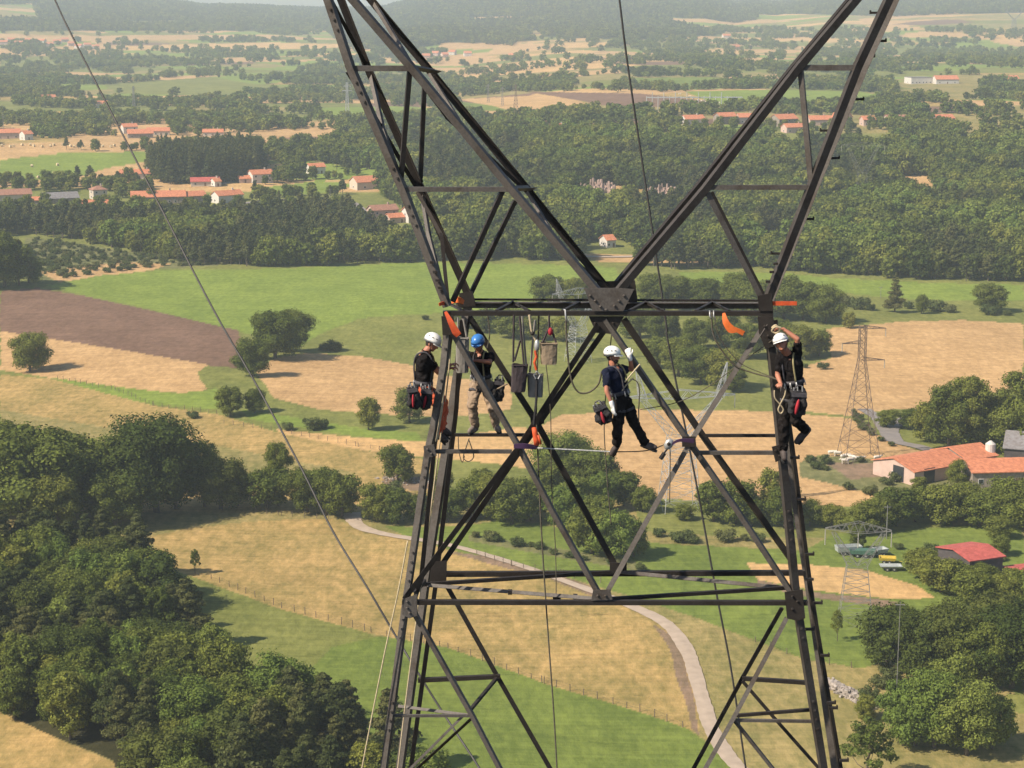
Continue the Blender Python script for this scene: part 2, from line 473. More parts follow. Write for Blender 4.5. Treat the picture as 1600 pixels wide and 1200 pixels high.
def ground_material():
    m, nt, b = newmat('ground_fields')
    L = nt.links.new
    A = nt.nodes.new('ShaderNodeVertexColor'); A.layer_name = 'cola'
    B = nt.nodes.new('ShaderNodeVertexColor'); B.layer_name = 'colb'
    tc = nt.nodes.new('ShaderNodeTexCoord')
    def noise(scale, det, rough, stretch=(1, 1, 1), rot=0):
        mp = nt.nodes.new('ShaderNodeMapping'); mp.inputs['Scale'].default_value = stretch; mp.inputs['Rotation'].default_value = (0, 0, rot)
        L(tc.outputs['Object'], mp.inputs['Vector'])
        n = nt.nodes.new('ShaderNodeTexNoise'); n.inputs['Scale'].default_value = scale; n.inputs['Detail'].default_value = det; n.inputs['Roughness'].default_value = rough
        L(mp.outputs[0], n.inputs['Vector']); return n.outputs[0]
    def mr(x, a0, a1, b0, b1):
        k = nt.nodes.new('ShaderNodeMapRange')
        for i, val in zip(('From Min', 'From Max', 'To Min', 'To Max'), (a0, a1, b0, b1)): k.inputs[i].default_value = val
        L(x, k.inputs['Value']); return k.outputs[0]
    def mul(x, y):
        k = nt.nodes.new('ShaderNodeMath'); k.operation = 'MULTIPLY'; L(x, k.inputs[0]); L(y, k.inputs[1]); return k.outputs[0]
    n1 = noise(.06, 6, .62, (1, .6, 1))          # broad patches
    n2 = noise(.55, 5, .7, (1, .45, 1), .2)      # tufts
    n3 = noise(.55, 4, .6, (.07, 1.6, 1), .12)   # mowing and drilling rows
    add = nt.nodes.new('ShaderNodeMath'); add.operation = 'MULTIPLY_ADD'
    L(n2, add.inputs[0]); add.inputs[1].default_value = .9; L(n1, add.inputs[2])
    f = mr(add.outputs[0], .74, 1.16, 0, 1)
    mx = nt.nodes.new('ShaderNodeMix'); mx.data_type = 'RGBA'
    L(f, mx.inputs['Factor']); L(A.outputs[0], mx.inputs['A']); L(B.outputs[0], mx.inputs['B'])
    g = mul(mr(n3, .3, .7, .86, 1.12), mul(mr(n2, .3, .72, 1.16, .82), mr(n1, .3, .7, 1.07, .93)))
    # tone steps from parcel to parcel come from the fields' own colours
    sc = nt.nodes.new('ShaderNodeVectorMath'); sc.operation = 'SCALE'
    L(mx.outputs['Result'], sc.inputs[0]); L(g, sc.inputs['Scale'])
    # bent and trampled spots
    n4 = noise(.16, 5, .75, (.55, 1.5, 1), .35)
    sp = nt.nodes.new('ShaderNodeVectorMath'); sp.operation = 'SCALE'
    L(sc.outputs[0], sp.inputs[0]); L(mr(n4, .60, .68, 1.0, .72), sp.inputs['Scale'])
    L(sp.outputs[0], b.inputs['Base Color'])
    b.inputs['Roughness'].default_value = 1; b.inputs['Specular IOR Level'].default_value = .05
    bp = nt.nodes.new('ShaderNodeBump'); bp.inputs['Strength'].default_value = .35; bp.inputs['Distance'].default_value = .6
    L(n2, bp.inputs['Height']); L(bp.outputs[0], b.inputs['Normal'])
    return m
me.materials.append(ground_material())
ground = bpy.data.objects.new("ground", me); col.objects.link(ground)
tag(ground, kind='structure')

# tracks and roads: strips draped over the ground
M['gravel'] = simple('pale_gravel', (.40, .31, .23), .95, var=.12, scale=.5)
M['asphalt'] = simple('grey_road', (.22, .19, .17), .95, var=.12, scale=.5)

M['verge'] = simple('verge_grass', (.20, .19, .065), .95, var=.35, scale=2)

def strip(name, pts, widths, mat, lift=.06):
    xs, ys, zs = G([p[0] for p in pts], [p[1] for p in pts])
    # resample with a spline
    t = np.arange(len(xs)); tt = np.linspace(0, len(xs) - 1, (len(xs) - 1) * 8 + 1)
    def cr(a):
        a = np.asarray(a, float); o = []
        for q in tt:
            i = min(int(q), len(a) - 2); f = q - i
            p0 = a[max(i - 1, 0)]; p1 = a[i]; p2 = a[i + 1]; p3 = a[min(i + 2, len(a) - 1)]
            o.append(.5 * (2 * p1 + (p2 - p0) * f + (2 * p0 - 5 * p1 + 4 * p2 - p3) * f * f + (3 * p1 - p0 - 3 * p2 + p3) * f ** 3))
        return np.array(o)
    X = cr(xs); Y = cr(ys); W = np.interp(tt, t, widths if hasattr(widths, '__len__') else [widths] * len(t))
    dx = np.gradient(X); dy = np.gradient(Y); n = np.hypot(dx, dy); nx = -dy / n; ny_ = dx / n
    vs = []; fs = []; K = 7
    for i in range(len(X)):
        wj = W[i] * (1 + .03 * math.sin(i * 1.7) + .05 * math.sin(i * .61 + 1))
        for k in range(K + 1):
            s = (k / K - .5) * wj
            if k in (0, K): s *= 1 + .05 * math.sin(i * 2.9 + k * 3)
            x = X[i] + nx[i] * s; y = Y[i] + ny_[i] * s
            vs.append((x, y, float(terrain(x, y)) + lift + .05 * (1 - abs(k / K - .5) * 2)))
    for i in range(len(X) - 1):
        for k in range(K):
            q = i * (K + 1) + k
            fs.append((q, q + 1, q + K + 2, q + K + 1))
    b = MB(); b.add(vs, fs)
    o = b.build(name, [mat, M['verge']]); tag(o, kind='structure')
    if name == 'farm_track':
        rr_ = random.Random(2)
        for i in range(len(X) - 1):
            if rr_.random() < 0: o.data.polygons[i * K + 3].material_index = 1
    return o

strip('farm_track', [(548,802),(560,822),(600,835),(700,852),(800,880),(900,915),(980,945),(1040,975),(1072,1015),(1085,1050),(1098,1095),(1112,1140),(1140,1185),(1180,1225)],
      [4.5, 3.4, 2.6, 2.1, 1.9, 2.1, 2.6, 2.9, 2.9, 2.7, 2.7, 2.8, 2.8, 2.8], M['gravel'], lift=.16)
strip('track', [(1350,640),(1372,655),(1382,672),(1398,690),(1440,700),(1480,716)], 4.0, M['asphalt'], lift=.25)
strip('track', [(1398,690),(1392,672),(1402,662),(1425,652),(1455,640)], 4.5, M['asphalt'], lift=.2)
strip('village_road', [(380,318),(450,312),(520,314),(552,318),(566,330),(580,345)], 5, M['asphalt'], lift=.3)
strip('village_road', [(330,292),(400,276),(440,262),(460,250)], 5, M['gravel'], lift=.3)
strip('country_road', [(870,400),(950,402),(1030,400),(1100,402),(1180,408)], 5, M['gravel'], lift=.3)
# ---------------------------------------------------------------- trees
def leaf_cloud(rng, lobes, n, leaf, flat=1.0, core=True):
    """leaf clumps over a set of lobes (centre, (rx, ry, rz)); returns verts, faces"""
    C = np.array([l[0] for l in lobes], float); S = np.array([l[1] for l in lobes], float)
    w = (S[:, 0] * S[:, 1]); w = w / w.sum()
    k = rng.choice(len(lobes), n, p=w)
    d = rng.normal(size=(n, 3)); d[:, 2] += .25; d /= np.linalg.norm(d, axis=1)[:, None]
    ph = np.sin(d[:, 0] * 5 + k * 1.7) * np.sin(d[:, 1] * 6 + k) * np.sin(d[:, 2] * 5 + k * .6)
    r = (1 + .28 * ph) * rng.uniform(.68, 1.16, n)
    p = C[k] + d * S[k] * r[:, None]
    # drop the ones buried deep in another lobe
    keep = np.ones(n, bool)
    for j in range(len(lobes)):
        q = (p - C[j]) / S[j]
        keep &= ~(((q ** 2).sum(1) < .45) & (k != j))
    p = p[keep]; d = d[keep]; m = len(p)
    nrm = d + rng.normal(scale=.42, size=(m, 3)); nrm[:, 2] += .25; nrm /= np.linalg.norm(nrm, axis=1)[:, None]
    t = np.cross(nrm, rng.normal(size=(m, 3))); t /= np.linalg.norm(t, axis=1)[:, None]
    b = np.cross(nrm, t)
    s = leaf * rng.uniform(.6, 1.35, m)[:, None]
    q = [p + t * s * .62, p + b * s * rng.uniform(.3, .6, (m, 1)) + nrm * s * .15, p - t * s * .6, p - b * s * rng.uniform(.3, .6, (m, 1)) + nrm * s * .12]
    V = np.stack(q, 1).reshape(-1, 3)
    F = np.arange(4 * m).reshape(-1, 4)
    V = V.tolist(); F = F.tolist()
    if core:
        mb = MB()
        for c, s_ in lobes:
            mb.ell(c, [x * .60 for x in s_], 7, 5)
        o = len(V); V += [list(v) for v in mb.v]; F += [[i + o for i in f] for f in mb.f]
    return V, F

def mesh_of(name, V, F, mat):
    me = bpy.data.meshes.new(name); me.from_pydata(V, [], F); me.materials.append(mat); me.update(); return me

def lobes_broad(rng, H, Rr, m, tall=False):
    L = []
    zc = H * (.50 if not tall else .52); hz = H * (.46 if not tall else .48)
    L.append(((0, 0, zc), (Rr * .62, Rr * .62, hz * .75)))
    for i in range(m):
        a = 2.4 * i + rng.uniform(-.4, .4); e = -0.75 + 1.7 * ((i + .5) / m)
        cz = zc + hz * .78 * math.sin(e * 1.35); rr = Rr * .74 * math.sqrt(max(.06, 1 - (math.sin(e * 1.35)) ** 2 * .85)) * rng.uniform(.75, 1.15)
        s = Rr * rng.uniform(.20, .46)
        L.append(((rr * math.cos(a), rr * math.sin(a), cz), (s, s, s * rng.uniform(.7, .95))))
    return L

def lobes_pine(rng, H, Rr, m):
    L = [((0, 0, H * .66), (Rr * .33, Rr * .33, H * .26))]
    for i in range(m):
        t = (i + .5) / m; a = 2.4 * i + rng.uniform(-.5, .5)
        z = H * (.34 + .62 * t); rad = Rr * (1.0 - t) ** .6 * rng.uniform(.45, .95)
        s = Rr * rng.uniform(.22, .40) * (1.1 - .5 * t)
        L.append(((rad * math.cos(a), rad * math.sin(a), z), (s * 1.15, s * 1.15, s * .5)))
    return L

def lobes_spruce(rng, H, Rr, m):
    L = [((0, 0, H * .5), (Rr * .35, Rr * .35, H * .42))]
    for i in range(m):
        t = (i + .5) / m; a = 2.4 * i
        rad = Rr * (1 - t) * .62 + .1; s = Rr * (.42 * (1 - t) + .12)
        L.append(((rad * math.cos(a), rad * math.sin(a), H * (.12 + .84 * t)), (s, s, s * .6)))
    return L

def lobes_bush(rng, H, Rr, m):
    L = [((0, 0, H * .42), (Rr * .7, Rr * .7, H * .42))]
    for i in range(m):
        a = 2.4 * i; rr = Rr * rng.uniform(.35, .75); s = Rr * rng.uniform(.25, .42)
        L.append(((rr * math.cos(a), rr * math.sin(a), H * rng.uniform(.25, .75)), (s, s, s * .8)))
    return L

def lobes_sparse(rng, H, Rr, m):
    L = []
    for i in range(m):
        a = 2.4 * i; t = (i + .5) / m; rr = Rr * rng.uniform(.35, .9) * (1.1 - .6 * t); s = Rr * rng.uniform(.16, .30)
        L.append(((rr * math.cos(a), rr * math.sin(a), H * (.38 + .55 * t)), (s, s, s * .7)))
    return L

def trunk_mesh(rng, lobes, H, r0, name):
    mb = MB()
    top = H * .72
    bend = [Vector((rng.uniform(-.25, .25) * t * 1.2, rng.uniform(-.25, .25) * t * 1.2, top * t)) for t in (0, .25, .5, .75, 1)]
    bend[0] = Vector((0, 0, -.5))
    mb.tube(bend, [r0 * 1.25, r0, r0 * .8, r0 * .55, r0 * .25], 7)
    order = list(range(1, len(lobes))) if len(lobes) > 1 else []
    for j in order[::2][:7]:
        c = Vector(lobes[j][0])
        z0 = min(max(c.z - H * .22, H * .15), top * .9)
        f = z0 / top; i = min(int(f * 4), 3); st = bend[i].lerp(bend[i + 1], f * 4 - i)
        mid = st.lerp(c, .5) + Vector((0, 0, -.06 * H))
        mb.tube([st, mid, c], [r0 * .42, r0 * .28, r0 * .1], 5)
    me = bpy.data.meshes.new(name); me.from_pydata(mb.v, [], mb.f); me.materials.append(M['bark'])
    me.polygons.foreach_set('use_smooth', [True] * len(me.polygons)); me.update()
    return me

KIND = {   # lobes, height, radius, number of lobes, trunk radius, material
 'broad': (lobes_broad, 11, 4.6, 19, .28, 'leaf'),
 'bright': (lobes_broad, 11, 4.6, 19, .28, 'leafbright'), 'dark': (lobes_broad, 11, 4.8, 21, .3, 'leafdark'),
 'tall': (lambda r, H, Rr, m: lobes_broad(r, H, Rr, m, True), 14, 4.0, 22, .28, 'leaf'),
 'pine': (lobes_pine, 11, 3.4, 24, .2, 'pine'),
 'spruce': (lobes_spruce, 14, 3.2, 20, .2, 'pine'),
 'bush': (lobes_bush, 2.8, 2.4, 9, .07, 'bushleaf'),
 'sparse': (lobes_sparse, 7, 3.0, 20, .14, 'leaf'),
}
VAR = {}
def variants(kind, lod, count):
    key = (kind, lod)
    if key in VAR: return VAR[key]
    f, H, Rr, m, r0, mat = KIND[kind]
    out = []
    for i in range(count):
        rng = np.random.default_rng(hash_(kind) + i * 17 + 1)
        mm = m if lod < 2 else max(6, m // 2)
        L = f(rng, H * (1 + .12 * rng.uniform(-1, 1)), Rr * (1 + .15 * rng.uniform(-1, 1)), mm)
        n, leaf = {-1: (12000, .27), 0: (5200, .40), 1: (900, .85), 2: (230, 1.5)}[lod]
        if lod == 2 and kind in ('broad', 'bright', 'dark'): L = [((c[0] * 1.15, c[1] * 1.15, c[2] * .85), (s_[0] * 1.1, s_[1] * 1.1, s_[2] * .9)) for c, s_ in L]
        if kind == 'bush': n, leaf = {0: (1100, .28), 1: (300, .5), 2: (90, .8)}[lod]
        if kind == 'sparse': n, leaf = {0: (2300, .26), 1: (700, .5), 2: (150, .9)}[lod]
        if kind in ('pine', 'spruce'): n = int(n * 1.0); leaf *= .8
        V_, F_ = leaf_cloud(rng, L, n, leaf, core=(kind != 'sparse'))
        cm = mesh_of('crown', V_, F_, M[mat])
        tm = trunk_mesh(rng, L, H, r0, 'trunk') if lod < 2 else None
        out.append((cm, tm))
    VAR[key] = out
    return out
def hash_(s): return sum(ord(c) * (i + 3) for i, c in enumerate(s))

NAMES = {'bright': 'broadleaf_tree', 'dark': 'broadleaf_tree', 'broad': 'broadleaf_tree', 'tall': 'broadleaf_tree', 'pine': 'pine_tree', 'spruce': 'spruce_tree', 'bush': 'bush', 'sparse': 'broadleaf_tree'}
CATS = {'bright': 'tree', 'dark': 'tree', 'broad': 'tree', 'tall': 'tree', 'pine': 'pine tree', 'spruce': 'spruce tree', 'bush': 'bush', 'sparse': 'tree'}
RNG = random.Random(11)
def plant(kind, pos, sc, label, group=None, lod=0, nvar=4, sx=1.0):
    if kind in ('broad', 'tall', 'bright', 'dark'):
        nvar = 6
        if sc > 1.1: lod = -1
    cm, tm = RNG.choice(variants(kind, lod, nvar))
    e = empty(NAMES[kind], pos, RNG.uniform(0, 6.28)); e.scale = (sc * sx * RNG.uniform(.85, 1.15), sc * sx * RNG.uniform(.85, 1.15), sc)
    tag(e, label, CATS[kind], group)
    c = bpy.data.objects.new('foliage' if kind == 'bush' else 'crown', cm); col.objects.link(c); c.parent = e
    t = bpy.data.objects.new('stem' if kind == 'bush' else 'trunk', tm); col.objects.link(t); t.parent = e
    return e

# --- single trees and small clumps: (kind, u, v of the foot, height in photograph px, width factor, label)
def hpx(u, v, px, kind):
    p = G1(u, v); H = px / (FPX / math.hypot(p.x, p.y, CAMZ - p.z)) / .96
    return p, H * 1.08 / KIND[kind][1]

SINGLES = [
 ('broad', 47, 580, 62, 1.0, "small dense round tree standing alone at the edge of the tan crop field"),
 ('broad', 430, 560, 78, 1.15, "large leafy tree at the corner of the ploughed field and the bright meadow"),
 ('broad', 455, 550, 66, 1.0, "leafy tree on the right of the clump beside the ploughed field corner"),
 ('broad', 396, 588, 62, .95, "dark rounded tree nearest the ploughed field corner, in front of its clump"),
 ('broad', 360, 650, 48, 1.1, "low spreading tree on the green strip below the tan crop"),
 ('broad', 398, 645, 40, 1.0, "smaller dark tree to the right of the low tree on the green strip"),
 ('broad', 576, 672, 50, .95, "round green tree with long shadow in the hedge row left of the lattice tower"),
 ('broad', 640, 660, 46, 1.1, "spreading tree on bare ground just behind the lattice tower's left leg"),
 ('broad', 622, 752, 58, 1.0, "pale green open tree standing beside the patch of bare brown earth"),
 ('sparse', 305, 896, 34, .75, "thin young tree standing alone in the dry meadow"),
 ('sparse', 1355, 1225, 92, 1.0, "small spindly tree with visible trunk at the bottom edge on dry grass"),
 ('sparse', 1308, 1002, 42, .6, "thin wispy young tree alone on the bright green meadow"),
 ('broad', 1352, 1125, 38, 1.2, "low bushy tree at the end of the dry stone wall"),
 ('spruce', 1398, 488, 50, 1.2, "dark conical conifer standing alone in front of the far bright meadow"),
 ('broad', 1440, 490, 28, .9, "small round tree to the right of the lone conifer"),
 ('broad', 1326, 513, 26, 1.0, "small round tree at the corner of the wheat field"),
 ('broad', 1563, 868, 33, 1.1, "small round tree standing alone on the green field above the red barn"),
 ('broad', 1545, 488, 42, 1.4, "bushy tree at the right edge in the far hedge"),
 ('broad', 1340, 860, 35, 1.0, "round tree behind the flat topped pylon beside the parked trailers"),
]
for k, u, v, px, sx, lab in SINGLES:
    p, s = hpx(u, v, px, k)
    plant(k, p, s, lab, sx=sx)

# groups of trees one can tell apart: (group, label, [(kind,u,v,px,sx)...])
GROUPS = [
 ("trees at the head of the dry meadow", "tall dark broadleaf tree in the row between the tan hillside and the dry meadow",
  [('tall', 15, 800, 125, 1.2), ('broad', 60, 812, 175, 1.15), ('tall', 110, 800, 110, 1.2), ('broad', 150, 805, 120, 1.2), ('broad', 205, 805, 140, 1.2), ('broad', 245, 800, 145, 1.1), ('broad', 275, 795, 110, 1.1), ('broad', -30, 800, 140, 1.3), ('broad', 90, 830, 100, 1.2), ('broad', 180, 825, 95, 1.2), ('tall', 320, 792, 92, 1.0), ('broad', 345, 795, 98, 1.0), ('broad', 372, 790, 60, 1.0)]),
 ("trees left of the farm track", "green tree in the short row left of the farm track",
  [('broad', 418, 795, 66, 1.1), ('tall', 435, 790, 92, 1.0), ('broad', 480, 800, 70, 1.1), ('broad', 510, 805, 72, 1.0), ('broad', 535, 808, 68, 1.0)]),
 ("trees right of the farm track", "rounded green tree in the hedge right of the farm track",
  [('broad', 590, 815, 50, 1.1), ('broad', 622, 818, 52, 1.1), ('broad', 655, 818, 46, 1.1), ('broad', 700, 815, 50, 1.2), ('broad', 735, 808, 52, 1.2), ('broad', 775, 812, 72, 1.1), ('broad', 800, 818, 60, 1.2), ('broad', 690, 780, 44, 1.2), ('broad', 750, 775, 46, 1.2)]),
 ("trees behind the lattice tower", "tall green tree in the clump seen between the tower's crossed braces",
  [('tall', 880, 760, 92, 1.2), ('broad', 905, 765, 80, 1.1), ('broad', 935, 775, 70, 1.1), ('broad', 858, 790, 85, 1.2), ('broad', 900, 812, 70, 1.1), ('broad', 940, 800, 62, 1.1), ('broad', 975, 790, 60, 1.0), ('broad', 1005, 800, 48, 1.0), ('broad', 880, 830, 70, 1.1), ('broad', 925, 865, 85, 1.1), ('broad', 960, 872, 80, 1.1), ('broad', 990, 870, 70, 1.0), ('broad', 935, 838, 70, 1.1), ('broad', 830, 812, 70, 1.1)]),
 ("trees right of the silver pylon", "rounded dark tree to the right of the silver pylon's feet",
  [('broad', 1115, 815, 62, 1.2), ('broad', 1150, 818, 58, 1.2), ('broad', 1175, 822, 45, 1.1), ('tall', 1205, 815, 80, .9), ('broad', 1225, 825, 55, 1.0), ('broad', 1070, 812, 25, 1.4)]),
 ("trees behind the wheat field", "large dark tree in the clump between the bright meadows and the wheat field",
  [('broad', 860, 480, 60, 1.3), ('broad', 900, 484, 55, 1.2), ('broad', 1020, 480, 62, 1.3), ('broad', 1055, 482, 60, 1.3), ('broad', 1100, 485, 55, 1.3), ('broad', 1150, 490, 70, 1.2), ('broad', 1180, 500, 70, 1.2), ('broad', 1225, 498, 78, 1.2), ('broad', 1255, 500, 70, 1.2), ('broad', 1290, 505, 55, 1.2), ('broad', 1000, 528, 60, 1.2), ('broad', 1040, 535, 60, 1.2), ('broad', 1085, 545, 55, 1.2), ('broad', 1130, 540, 60, 1.2), ('broad', 1060, 588, 66, 1.2), ('broad', 1095, 600, 72, 1.2), ('broad', 1130, 606, 66, 1.1), ('broad', 1030, 575, 55, 1.2), ('broad', 1215, 556, 70, 1.2), ('broad', 1250, 560, 62, 1.2), ('broad', 1280, 556, 44, 1.2), ('broad', 760, 520, 42, 1.3), ('broad', 800, 528, 45, 1.3), ('broad', 840, 530, 42, 1.3), ('broad', 880, 532, 46, 1.2), ('broad', 730, 512, 34, 1.3), ('broad', 1145, 612, 44, 1.2), ('broad', 1165, 560, 60, 1.2)]),
 ("trees behind the orange roofed farm", "tall green tree behind the long orange roofed farm building",
  [('broad', 1385, 668, 32, 1.2), ('broad', 1420, 670, 36, 1.3), ('broad', 1452, 690, 66, 1.2), ('tall', 1482, 704, 112, 1.2), ('tall', 1512, 706, 122, 1.15), ('broad', 1540, 704, 95, 1.2), ('broad', 1570, 708, 90, 1.2), ('tall', 1598, 712, 135, 1.0), ('broad', 1625, 712, 110, 1.2), ('broad', 1500, 690, 80, 1.2)]),
 ("trees in front of the orange roofed farm", "round green tree in the hedge in front of the orange roofed farm",
  [('broad', 1265, 822, 34, 1.4), ('broad', 1300, 825, 38, 1.3), ('broad', 1400, 822, 62, 1.2), ('broad', 1430, 815, 55, 1.2), ('broad', 1470, 818, 64, 1.2), ('broad', 1500, 805, 52, 1.1), ('broad', 1530, 822, 54, 1.3), ('broad', 1570, 812, 52, 1.3), ('broad', 1600, 825, 60, 1.3), ('broad', 1370, 830, 46, 1.3), ('broad', 1495, 760, 34, 1.0), ('broad', 1435, 768, 24, 1.1), ('broad', 1345, 835, 40, 1.2), ('broad', 1560, 842, 34, 1.3)]),
 ("trees around the red roofed barn", "leafy tree in the copse in front of the red roofed barn",
  [('broad', 1440, 905, 46, 1.3), ('broad', 1470, 925, 56, 1.2), ('broad', 1500, 930, 52, 1.2), ('broad', 1540, 920, 40, 1.2), ('broad', 1520, 945, 52, 1.2), ('broad', 1570, 945, 52, 1.2), ('broad', 1605, 950, 60, 1.2), ('broad', 1425, 890, 30, 1.2), ('broad', 1580, 925, 36, 1.3)]),
 ("large trees at the lower right", "very large round crowned tree in the clump at the lower right",
  [('broad', 1385, 1045, 100, 1.2), ('broad', 1430, 1060, 128, 1.15), ('broad', 1480, 1060, 130, 1.15), ('broad', 1530, 1075, 130, 1.15), ('broad', 1580, 1075, 140, 1.15), ('broad', 1630, 1080, 140, 1.2), ('broad', 1410, 1010, 80, 1.2), ('broad', 1550, 1020, 100, 1.2), ('broad', 1600, 1010, 90, 1.2)]),
 ("bright trees at the lower right", "bright green tree in the front clump at the lower right edge",
  [('broad', 1405, 1150, 95, 1.1), ('broad', 1460, 1168, 135, 1.1), ('broad', 1510, 1180, 130, 1.15), ('broad', 1550, 1170, 95, 1.05), ('broad', 1430, 1165, 90, 1.1), ('broad', 1480, 1120, 100, 1.1)]),
 ("pines by the scrub slope", "dark tree at the left edge above the ploughed field",
  [('broad', 8, 448, 80, 1.2), ('pine', 30, 446, 62, 1.3), ('broad', -15, 450, 85, 1.3), ('broad', 45, 442, 45, 1.2)]),
]
for g, lab, L in GROUPS:
    for k, u, v, px, sx in L:
        if g.startswith('trees at the head') and k == 'broad': px *= .86; k = 'dark' if u % 2 else k
        if g.startswith('large trees') and (u % 3): k = 'dark'
        if g.startswith('bright'): k = 'bright'
        if g.startswith('trees behind the lattice') and u % 4 == 0: k = 'bright'
        if g.startswith('large trees'): px *= .84; sx *= .86
        if g.startswith('bright trees'): px *= .84; sx *= .88
        if g.startswith('trees behind'): px *= .88
        p, s = hpx(u, v, px, k)
        plant(k, p, s, lab, g, sx=sx)

# the near wood at the lower left, tree by tree
def scatter(poly, spacing, seed, jit=.45, rows_px=False):
    """points on the ground inside an outline of the photograph, about `spacing` metres apart"""
    us = [p[0] for p in poly]; vs = [p[1] for p in poly]
    cu, cv = [], []
    for a, b in [(u, v) for u in np.linspace(min(us), max(us), 9) for v in np.linspace(max(min(vs), 2), max(vs), 9)]:
        cu.append(a); cv.append(b)
    x, y, z = G(cu, cv)
    r = np.random.default_rng(seed)
    gx = np.arange(x.min() - spacing, x.max() + spacing, spacing); gy = np.arange(y.min() - spacing, y.max() + spacing, spacing)
    X, Y = np.meshgrid(gx, gy)
    X = X + r.uniform(-jit, jit, X.shape) * spacing; Y = Y + r.uniform(-jit, jit, X.shape) * spacing
    X = X.ravel(); Y = Y.ravel(); Z = terrain(X, Y)
    pu_, pv_ = project(X, Y, Z)
    k = inside(poly, pu_, pv_)
    return X[k], Y[k], Z[k]

W1 = [(-120,870),(190,880),(225,890),(262,965),(340,1060),(410,1100),(520,1128),(600,1190),(680,1300),(300,1330),(205,1215),(60,1150),(-5,1120),(-120,1090)]
X, Y, Z = scatter(W1, 5.7, 5)
order = np.argsort(Y)
r = random.Random(4)
W1stuff = []
npine = nbro = 0
for i in order:
    pr = value_noise(np.array([X[i] / 16]), np.array([Y[i] / 22]), 8)[0]
    k = 'pine' if pr + r.uniform(-.12, .12) > .58 else r.choice(['broad', 'broad', 'bright', 'tall', 'dark'])
    s = r.uniform(.78, 1.2) * (.95 if k in ('broad', 'dark', 'bright') else 1)
    if k == 'tall': s *= .8
    p = Vector((X[i], Y[i], Z[i]))
    if k == 'pine': npine += 1; plant(k, p, s * 1.05, "dark pine tree inside the dense wood at the lower left", "pines of the wood at the lower left")
    else: nbro += 1; plant(k, p, s, "green broadleaf tree inside the dense wood at the lower left", "broadleaf trees of the wood at the lower left")
print('near wood', npine, nbro)

# bushes and hedges, one by one
def hedge(pts, step, h, label, group, wide=1.0, seed=1, kind='bush'):
    rr = random.Random(seed)
    xs, ys, zs = G([p[0] for p in pts], [p[1] for p in pts])
    for i in range(len(xs) - 1):
        L = math.hypot(xs[i + 1] - xs[i], ys[i + 1] - ys[i]); n = max(1, int(L / step))
        for k in range(n):
            t = (k + rr.uniform(.1, .9)) / n
            x = xs[i] + (xs[i + 1] - xs[i]) * t + rr.uniform(-.8, .8) * wide; y = ys[i] + (ys[i + 1] - ys[i]) * t + rr.uniform(-.8, .8) * wide
            s = h * rr.uniform(.6, 1.35) / KIND[kind][1]
            plant(kind, Vector((x, y, float(terrain(x, y)))), s, label, group)
hedge([(290,655),(330,650)], 5, 3.0, "low bush on the tan hillside below the green strip", "bushes below the green strip")
hedge([(440,672),(470,675),(505,668),(520,680)], 5, 3.2, "bush in the row between the green strip and the orange tan field", "bushes of the middle strip")
hedge([(655,500),(760,505),(840,510)], 7, 2.6, "bush along the hedge line behind the upper crossbeam", "bushes behind the upper crossbeam")
hedge([(500,548),(515,545),(540,552)], 4, 3.0, "bush in the short hedge at the foot of the bright meadow", "bushes below the bright meadow")
hedge([(560,776),(590,775),(640,778)], 6, 3.4, "bush beside the farm track near the bare earth", "bushes beside the farm track")
hedge([(735,840),(800,850),(880,868),(960,884),(1000,890)], 3.6, 2.0, "low hedge bush along the narrow green strips behind the tower", "low hedge between the green strips")
hedge([(1020,838),(1080,850),(1150,845),(1210,850)], 4, 2.6, "rough bush on the bank right of the tower's braces", "rough bushes on the bank")
hedge([(1250,575),(1300,578)], 5, 2.2, "low bush at the tip of the trees on the wheat field", "bushes at the wheat field edge")
hedge([(1350,722),(1310,728),(1270,722),(1290,740)], 4, 2.2, "bush beside the brown cattle yard", "bushes beside the cattle yard")
hedge([(1390,735),(1410,748),(1360,775),(1300,760)], 5, 2.4, "bush on the bank beside the orange roofed farm", "bushes beside the farm")
hedge([(1410,482),(1480,488),(1520,490),(1600,495)], 7, 4.0, "bush in the hedge under the far bright meadow on the right", "hedge under the far meadow")
hedge([(1270,470),(1320,478),(1370,488)], 6, 5, "tall bush in the hedge left of the lone conifer", "hedge left of the lone conifer")
hedge([(1390,858),(1440,862),(1500,872),(1590,880)], 4, 2.0, "bush in the thin hedge across the right green field", "thin hedge on the right")
hedge([(1375,1052),(1400,1062),(1360,1100)], 4, 2.6, "bush at the edge of the large lower right trees", "bushes by the large trees")
hedge([(1330,645),(1345,660),(1360,680),(1400,700)], 5, 2.0, "bush along the verge of the farm track by the wheat field", "bushes along the verge")

